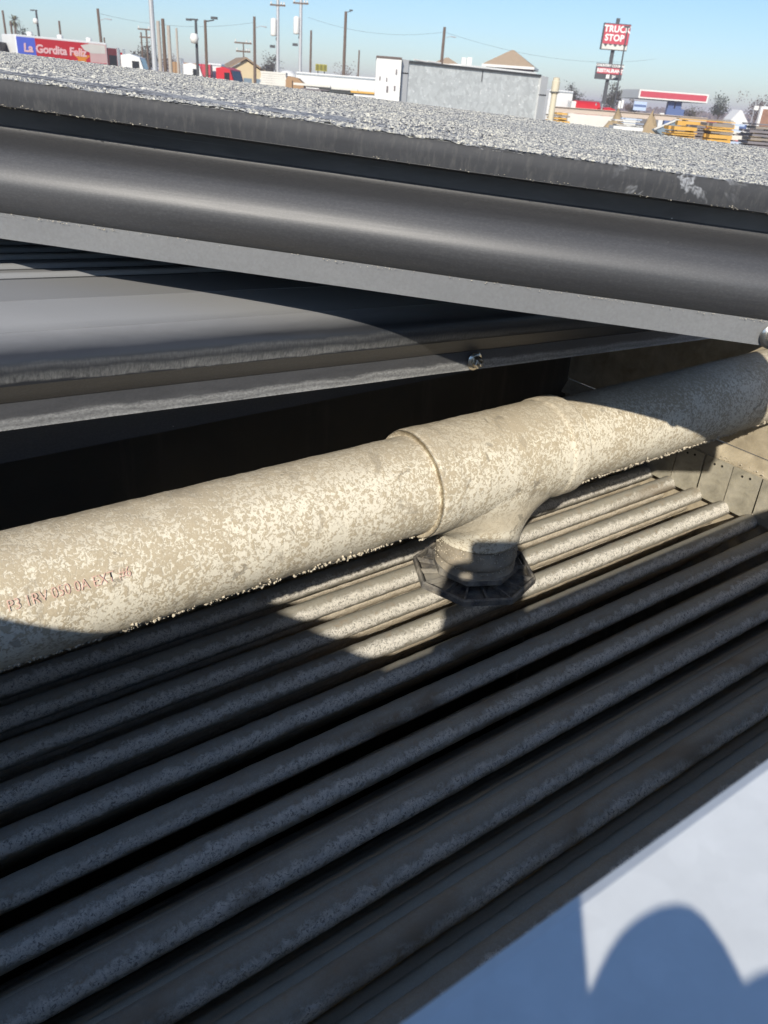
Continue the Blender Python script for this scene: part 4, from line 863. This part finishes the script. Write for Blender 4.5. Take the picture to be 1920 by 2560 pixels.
stack('lumber_stack', 'grey weathered planks between the two orange stacks', 8.42, 26.4, 0.05, [(0, .34, 1.62, .05), (.02, .33, 1.69, .06), (0, .3, 1.77, .05), (.03, .33, 1.84, .06)], [greyl], group='lumber stacks in the yard')
stack('lumber_stack', 'long orange planks lying level across the top of the right-hand stacks', 8.15, 27.2, -0.03, [(0, 1.7, 2.015, .035), (.02, 1.65, 2.06, .03)], [timber, timber2], dp=.5, group='lumber stacks in the yard')
stack('plank_pile', 'dark grey plank pile cut by the right edge of the picture', 6.95, 18, -0.1, [(0, .7, 1.66, .05), (-.06, .7, 1.73, .05), (.0, .7, 1.80, .05), (-.03, .7, 1.87, .05), (-.05, .7, 1.94, .05), (.03, .7, 2.01, .05), (.0, .7, 2.08, .03)], [greyl, greyl, timber2])
stack('lumber_stack', 'orange boards at the very right edge behind the dark planks', 7.35, 18.4, -0.1, [(0, .5, 1.62, .05), (0, .5, 1.70, .05), (0, .5, 1.90, .05)], [timber], group='lumber stacks in the yard')
stack('sheet_stack', 'white and blue metal sheets dropped on the dirt left of the gable frame', 7.85, 34, 0.0, [(0, 1.0, 1.62, .02), (.15, 1.05, 1.70, .02), (-.1, .85, 1.77, .03), (.3, .9, 1.83, .04)], [white, lblue], cat='metal sheets')
stack('sheet_stack', 'pale board stack right of the tall orange lumber stack', 9.35, 27.5, 0.0, [(0, .75, 1.72, .05), (.1, .9, 1.80, .05), (0, .7, 1.88, .04), (.3, .95, 1.95, .05)], [offw, lblue], cat='boards')
t = bthing('gable_frame', 'blue-grey steel gable frame leaning between dirt heap and lumber', 'steel frame', 8.75, 32, 0.1)
g = G(); g.prism([(0.1, 1.58), (.82, 1.93), (.88, 1.97), (.90, 1.60), (.3, 1.45)], 0, .5); mk('steel_sheet', g, bluesteel, t); g = G(); g.tube((0, -.03, 1.6), (.86, -.03, 2.0), .035, .035, 6); mk('rafter', g, offw, t); pbox('foot', dgrey, t, .3, .8, .1, .4, 0, 1.46)
t = bthing('white_wall_panel', 'low white precast panel lying before the beige beam at left', 'panel', 8.0, 46, 0.03); pbox('slab', offw, t, 0, 3.6, 0, .2, 1.1, 1.78); pbox('prop', dgrey, t, .5, .7, .21, .4, 0, 1.7); pbox('prop', dgrey, t, 2.8, 3.0, .21, .4, 0, 1.7)
t = bthing('billboard', 'white-framed billboard cut by the right edge of the picture', 'billboard', 23.25, 60, 0.15); pbox('frame', wht, t, 0, 2.2, 0, .2, 1.6, 2.95); pbox('print', pm('brown_print', (.30, .17, .12), .7, 0, .6, 3), t, .16, 2.1, -.014, -.002, 1.7, 2.8); pbox('post', dgrey, t, .8, 1.0, .21, .4, 0, 2.9)
t = bthing('red_car', 'low dark red car far behind the long orange planks', 'car', 20.3, 62, 0.1); g = G(); g.prism([(0, .35), (3, .35), (3.05, .9), (2.4, 1.0), (1.9, 1.75), (.9, 1.8), (.4, 1.05), (0, .95)], 0, 1.7); mk('body', g, dred, t); pbox('side_window', glass, t, 1.0, 1.85, -.012, -.002, 1.1, 1.65)
for x in (.6, 2.4): wheel(t, x, .1, .33, .2); wheel(t, x, 1.6, .33, .2)
t = bthing('street_light', 'far street light with a white head before the bare trees at right', 'lamp post', 40.0 * 1.14, 120); g = G(); g.tube((0, 0, 0), (0, 0, 4.2), .07, .05, 7); mk('shaft', g, gsteel, t); pbox('lamp_head', porc, t, -.1, .5, -.15, .15, 3.2, 3.7)
# trees
def tree(label, u, v, h, wd, mi, seed, n=900, bare=0.0, trunk=0.35, group=None, leaf=0.30):
    rg = random.Random(seed); t = bthing('tree', label, 'tree', u, v, rg.uniform(0, 6), group)
    g = G(); g.tube((0, 0, 0), (rg.uniform(-.2, .2), 0, h * .5), .028 * h, .018 * h, 8); top = Vector((0, 0, h * .42)); tips = []
    for i in range(9):
        a = rg.uniform(0, 6.28); e = rg.uniform(.3, 1.3); L = rg.uniform(.35, .55) * h; d = Vector((math.cos(a) * math.cos(e) * wd / h, math.sin(a) * math.cos(e) * wd / h, math.sin(e) * .8)) * L; p = top + Vector((0, 0, rg.uniform(-.08, .08) * h)); g.tube(p, p + d, .011 * h, .004 * h, 5); tips.append(p + d)
        for k in range(3): q = p + d * rg.uniform(.4, .9); g.tube(q, q + Vector((rg.uniform(-1, 1) * wd * .25, rg.uniform(-1, 1) * wd * .25, rg.uniform(0, .2) * h)), .005 * h, .002 * h, 4, False); tips.append(q)
    mk('trunk', g, barkm, t)
    g = G(); cl = [(Vector((rg.gauss(0, .3) * wd / 2, rg.gauss(0, .3) * wd / 2, h * rg.uniform(trunk + .1, .95))), rg.uniform(.12, .26) * wd) for i in range(14)] + [(p, .16 * wd) for p in tips]
    for i in range(n):
        c, r = rg.choice(cl); p = c + Vector((rg.gauss(0, .55), rg.gauss(0, .55), rg.gauss(0, .5))) * r
        a = Vector((rg.uniform(-1, 1), rg.uniform(-1, 1), rg.uniform(-1, 1))).normalized(); b = a.orthogonal().normalized(); s = leaf * rg.uniform(.5, 1.2) * (h / 6) * .55
        g.add([p - a * s, p + b * s * .55, p + a * s, p - b * s * .55], [(0, 1, 2, 3)])
    mk('crown', g, leafm[mi], t); return t
tree('dense dark round tree beside the palm at far left', -61.6, 140, 7.5, 3.6, 3, 1); tree('broad grey-green tree left of the thick pale pole', -42.3, 140, 6.7, 4.6, 0, 2, 1100); tree('smaller dark bushy tree right of the broad grey-green tree', -39.0, 140, 5.4, 3.0, 2, 21, 700)
tree('dark tree crown behind the gabled house', -23.3, 142, 6.3, 4.0, 0, 3); tree('bare brown tree behind the stub lamp post', -11.3, 140, 5.6, 3.8, 2, 4, 420); tree('dark tree right of the cream post, behind the white trailer', 24.6, 140, 5.3, 3.2, 3, 5, 1000)
tree('large dark tree behind the pylon sign', 30.6, 138, 5.5, 3.6, 0, 6, 1200); tree('pale bare tree right of the pylon sign', 33.8, 140, 4.6, 2.6, 2, 7, 350); tree('dark leafy tree right of the fuel canopy', 47.9, 140, 5.2, 3.2, 3, 8, 1100)
tree('wide bare brown tree at the right edge of the picture', 53.6, 140, 5.6, 4.8, 2, 9, 800); tree('bare tree beyond the billboard, cut by the right edge', 57.0, 142, 6.0, 4.5, 2, 10, 800); tree('low green bush under the fuel canopy, right side', 40.0, 128, 3.6, 3.0, 1, 11, 700, trunk=.1); tree('low green bush under the fuel canopy, left side', 31.5, 128, 3.3, 2.4, 1, 12, 500, trunk=.1)
tree('far purple-grey tree left of the tan house', -27.3, 150, 4.5, 2.5, 2, 13, 300)
t = bthing('palm_tree', 'tall thin palm at far left above the white trailer end', 'palm', -63.0, 140); g = G(); g.tube((0, 0, 0), (.2, 0, 7.6), .22, .15, 8); mk('trunk', g, barkm, t); g = G(); rg = random.Random(5)
for i in range(46):
    a = rg.uniform(0, 6.28); e = rg.uniform(-.9, 1.2); p = Vector((.2, 0, 7.7)); d = Vector((math.cos(a) * math.cos(e), math.sin(a) * math.cos(e), math.sin(e)))
    s_ = d.cross(Vector((0, 0, 1))).normalized() * .13; q = p + d * rg.uniform(.5, 1.0); r_ = q + d * .35 + Vector((0, 0, -.3)); g.add([p, q + s_, r_, q - s_], [(0, 1, 2, 3)])
mk('crown', g, leafm[4], t)
# far-off wood along the horizon
g = G(); rg = random.Random(9)
for i in range(9000):
    u = rg.uniform(-330, 330); v = rg.uniform(420, 520); h_ = 2.2 + 3.2 * max(0, noise.noise(Vector((u * .03, 1, 0))) + .35) ; z = rg.uniform(0, 1) ** .7 * h_; p = Vector(bgp(u, v, z))
    a = Vector((rg.uniform(-1, 1), rg.uniform(-1, 1), rg.uniform(-1, 1))).normalized() * 1.3; b = a.orthogonal().normalized() * .9; g.add([p - a, p + b, p + a, p - b], [(0, 1, 2, 3)])
o = mk('distant_wood', g, leafm[2]); o['kind'] = 'stuff'

#BACKGROUND_END
#PERSON
# ------------------------------------------------------------------ the photographer and the phone (only their shadow reaches the picture)
CM = cam.matrix_world.copy()
phone = thing('phone', 'slim dark phone held upright in both hands over the tower rim', 'phone', mat=CM)
def rrect(x0, x1, y0, y1, r, n=6):
    P = []
    for cx_, cy_, a0 in ((x1 - r, y1 - r, 0), (x0 + r, y1 - r, 90), (x0 + r, y0 + r, 180), (x1 - r, y0 + r, 270)):
        for i in range(n + 1): a = math.radians(a0 + 90 * i / n); P.append((cx_ + r * math.cos(a), cy_ + r * math.sin(a)))
    return P
g = G(); g.prism(rrect(-.0565, .0150, -.1320, .0147, .010), 0.0042, 0.0116, 'z'); mk('body', g, pm('dark_phone_shell', (.03, .032, .04), .3), phone)
g = G(); g.prism(rrect(-.0545, .0130, -.1300, .0127, .009), 0.0118, 0.0122, 'z'); mk('screen', g, glass, phone)
for dx, dy in ((0, 0), (-.017, 0), (-.008, -.016)): g = G(); g.lathe([(.0045, .0015), (.0072, .0015), (.0072, .0040), (.0045, .0040)], 16); mk('lens_ring', g, gsteel, phone, loc=(dx, dy, 0))
skinm = pm('skin', (0.50, 0.31, 0.22), 0.55, 0, 0.06, 20); jacket = pm('navy_work_jacket', (0.035, 0.045, 0.075), 0.85, 0, 0.2, 9); denim = pm('blue_denim', (0.06, 0.085, 0.15), 0.9, 0, 0.25, 14); boot = pm('brown_boot', (0.10, 0.06, 0.035), 0.7); hairm = pm('dark_hair', (0.02, 0.015, 0.012), 0.6)
def skin_obj(name, P, E, R, mat, parent, sub=2, root=0):
    me = bpy.data.meshes.new(name); me.from_pydata([tuple(p) for p in P], E, []); me.materials.append(mat)
    o = bpy.data.objects.new(name, me); C.objects.link(o)
    if parent is not None: o.parent = parent
    md = o.modifiers.new('skin', 'SKIN'); md.use_smooth_shade = True
    for i, d in enumerate(me.skin_vertices[0].data):
        r = R[i]; d.radius = (r, r) if not isinstance(r, tuple) else r; d.use_root = (i == root)
    s = o.modifiers.new('sub', 'SUBSURF'); s.levels = sub; s.render_levels = sub
    return o
PX, PY = -0.10, -0.37
per = thing('person', 'person in navy jacket and jeans reaching up to hold the phone over the rim', 'person', (0, 0, 0), 0)
rv = Vector((0.8, -0.6, 0)); fv = Vector((0.6, 0.8, 0)); base = Vector((PX, PY, 0))
def bp(r, f, z): return base + rv * r + fv * f + Vector((0, 0, z))
def cw(x, y, z): return CM @ Vector((x, y, z))
wl, wr = cw(-.104, -.158, .034), cw(.062, -.210, .036)
sl_, sr_ = bp(-.20, .03, 1.54), bp(.20, .03, 1.54)
def elbow(s, w_, out): m_ = (s + w_) / 2; return m_ + out
el, er = elbow(sl_, wl, rv * -.07 + fv * .02), elbow(sr_, wr, rv * .10 - fv * .03)
P = [bp(0, 0, .98), bp(0, 0, 1.14), bp(0, .01, 1.34), bp(0, 0, 1.49), bp(0, .01, 1.57), bp(0, .03, 1.66), bp(0, .035, 1.76),
     sl_, el, wl, sr_, er, wr, bp(-.10, 0, .92), bp(-.11, .02, .50), bp(-.12, -.02, .09), bp(-.12, .12, .04), bp(.10, 0, .92), bp(.11, .02, .50), bp(.12, -.02, .09), bp(.12, .12, .04)]
E_ = [(0, 1), (1, 2), (2, 3), (3, 4), (4, 5), (5, 6), (3, 7), (7, 8), (8, 9), (3, 10), (10, 11), (11, 12), (0, 13), (13, 14), (14, 15), (15, 16), (0, 17), (17, 18), (18, 19), (19, 20)]
Rr = [.13, .12, .13, .085, .055, (.078, .09), (.06, .07), .055, .041, .027, .055, .041, .027, .085, .055, .040, .035, .085, .055, .040, .035]
skin_obj('body', P, E_, Rr, skinm, per)
ji = [0, 1, 2, 3, 7, 8, 9, 10, 11, 12]; mp = {k: i for i, k in enumerate(ji)}
PJ = [P[k].copy() for k in ji]; PJ[0] = PJ[0] - Vector((0, 0, .10)); PJ[6] = wl.lerp(el, .12); PJ[9] = wr.lerp(er, .12)
skin_obj('jacket', PJ, [(mp[a], mp[b]) for a, b in E_ if a in mp and b in mp], [.150, .142, .150, .090, .070, .055, .038, .070, .055, .038], jacket, per)
ti = [0, 13, 14, 15, 17, 18, 19]; mp = {k: i for i, k in enumerate(ti)}
skin_obj('jeans', [P[k] for k in ti], [(mp[a], mp[b]) for a, b in E_ if a in mp and b in mp], [.142, .100, .070, .056, .100, .070, .056], denim, per)
for s in (-1, 1): skin_obj('boot', [bp(.12 * s, -.03, .14), bp(.12 * s, -.02, .05), bp(.12 * s, .09, .045), bp(.12 * s, .17, .04)], [(0, 1), (1, 2), (2, 3)], [.056, .055, .050, .038], boot, per)
skin_obj('hair', [bp(0, -.02, 1.68), bp(0, -.015, 1.77), bp(0, .03, 1.805), bp(0, .085, 1.775)], [(0, 1), (1, 2), (2, 3)], [.075, .078, .060, .030], hairm, per)
skin_obj('nose', [bp(0, .115, 1.70), bp(0, .132, 1.675)], [(0, 1)], [.010, .014], skinm, per)
for s in (-1, 1):
    skin_obj('ear', [bp(.078 * s, .02, 1.70), bp(.085 * s, .012, 1.67)], [(0, 1)], [.016, .012], skinm, per)
    g = G(); g.lathe([(.001, -.011), (.008, -.008), (.011, 0), (.008, .008), (.001, .011)], 12); mk('eye', g, glass, per, True, loc=bp(.032 * s, .108, 1.705))
skin_obj('mouth', [bp(-.022, .112, 1.635), bp(0, .118, 1.633), bp(.022, .112, 1.635)], [(0, 1), (1, 2)], [.005, .007, .005], pm('lips', (.40, .17, .14), .5), per)
def hand(name, side, xe, wrist, ys, kx, po):
    """four unequal fingers bent round the phone's edge onto its back, thumb over the front"""
    s = side; L = [.072, .080, .074, .058]
    P = [cw(wrist[0], wrist[1], wrist[2]), cw(xe + s * (po + .006), (wrist[1] + ys[2]) / 2 - .004, .026), cw(xe + s * po, (ys[1] + ys[2]) / 2 - .006, .020)]
    E2 = [(0, 1), (1, 2)]; R2 = [(.024, .020), (.026, .019), (.026, .017)]
    for i, y in enumerate(ys):
        k = len(P); f = L[i] / .08
        P += [cw(xe + s * kx[i], y, .014), cw(xe + s * (kx[i] - .012), y + .003, -.001), cw(xe - s * .012 * f, y + .005, -.0062), cw(xe - s * .034 * f, y + .006, -.0060)]
        E2 += [(2, k), (k, k + 1), (k + 1, k + 2), (k + 2, k + 3)]; R2 += [.0098, .0090, .0080, .0068]
    k = len(P); ym = ys[1] + .004
    P += [cw(xe + s * .030, ys[3] + .016, .030), cw(xe + s * .010, ym - .01, .0225), cw(xe - s * .016, ym + .012, .0205)]
    E2 += [(1, k), (k, k + 1), (k + 1, k + 2)]; R2 += [.0135, .0105, .0085]
    k = len(P)                                  # the pad of the palm pressed along the phone's edge
    P += [cw(xe + s * .0035, -.118, .018), cw(xe + s * .006, -.080, .016), cw(xe + s * .0065, -.047, .0145), cw(xe + s * .002, -.142, .019)]
    E2 += [(2, k), (k, k + 1), (k + 1, k + 2), (k, k + 3)]; R2 += [.0115, .0105, .0100, .0105]
    return skin_obj(name, P, E2, R2, skinm, per, 2, 1)
hand('hand', -1, -.0565, (-.104, -.158, .034), [-.024, -.046, -.066, -.084], [.026, .030, .032, .031], .026)
P = [cw(*q) for q in [(.062, -.215, .036), (.060, -.168, .028), (.060, -.142, .021),
     (.0480, -.124, .018), (.0420, -.0935, .012), (.0270, -.1000, .0005), (.002, -.127, -.0060),
     (.054, -.139, .016), (.036, -.137, -.002), (.004, -.139, -.0062), (-.018, -.138, -.0060),
     (.050, -.152, .018), (.034, -.150, -.002), (.006, -.150, -.0062),
     (.048, -.164, .022), (.034, -.163, .000), (.010, -.161, -.005),
     (.0650, -.1010, .019), (.036, -.112, .025), (.006, -.112, .0208), (.0235, -.1055, .012), (.046, -.123, .014), (.030, -.124, .010)]]
skin_obj('hand', P, [(0, 1), (1, 2), (2, 3), (3, 4), (4, 5), (5, 6), (2, 7), (7, 8), (8, 9), (9, 10), (2, 11), (11, 12), (12, 13), (1, 14), (14, 15), (15, 16), (2, 17), (17, 18), (18, 19), (3, 20), (2, 21), (21, 22)],
         [(.024, .020), (.025, .019), (.022, .017), .0100, .0092, .0088, .0072, .0098, .0090, .0082, .0070, .0095, .0088, .0070, .0085, .0075, .0062,   .0098, .0100, .0085, .0095, .0125, .0115], skinm, per, 2, 1)

# ------------------------------------------------------------------ winter haze over the yard
g = G(); g.box(-1250, 1250, -1250, 1250, -1.0, 12.0); hz = bpy.data.materials.new('haze_air'); hz.use_nodes = True; t_ = hz.node_tree; t_.nodes.clear()
vo = t_.nodes.new('ShaderNodeVolumePrincipled'); vo.inputs['Density'].default_value = 0.0012; vo.inputs['Color'].default_value = (0.95, 0.87, 0.97, 1)
mo = t_.nodes.new('ShaderNodeOutputMaterial'); t_.links.new(vo.outputs[0], mo.inputs['Volume'])
o = mk('haze', g, hz); o['kind'] = 'stuff'
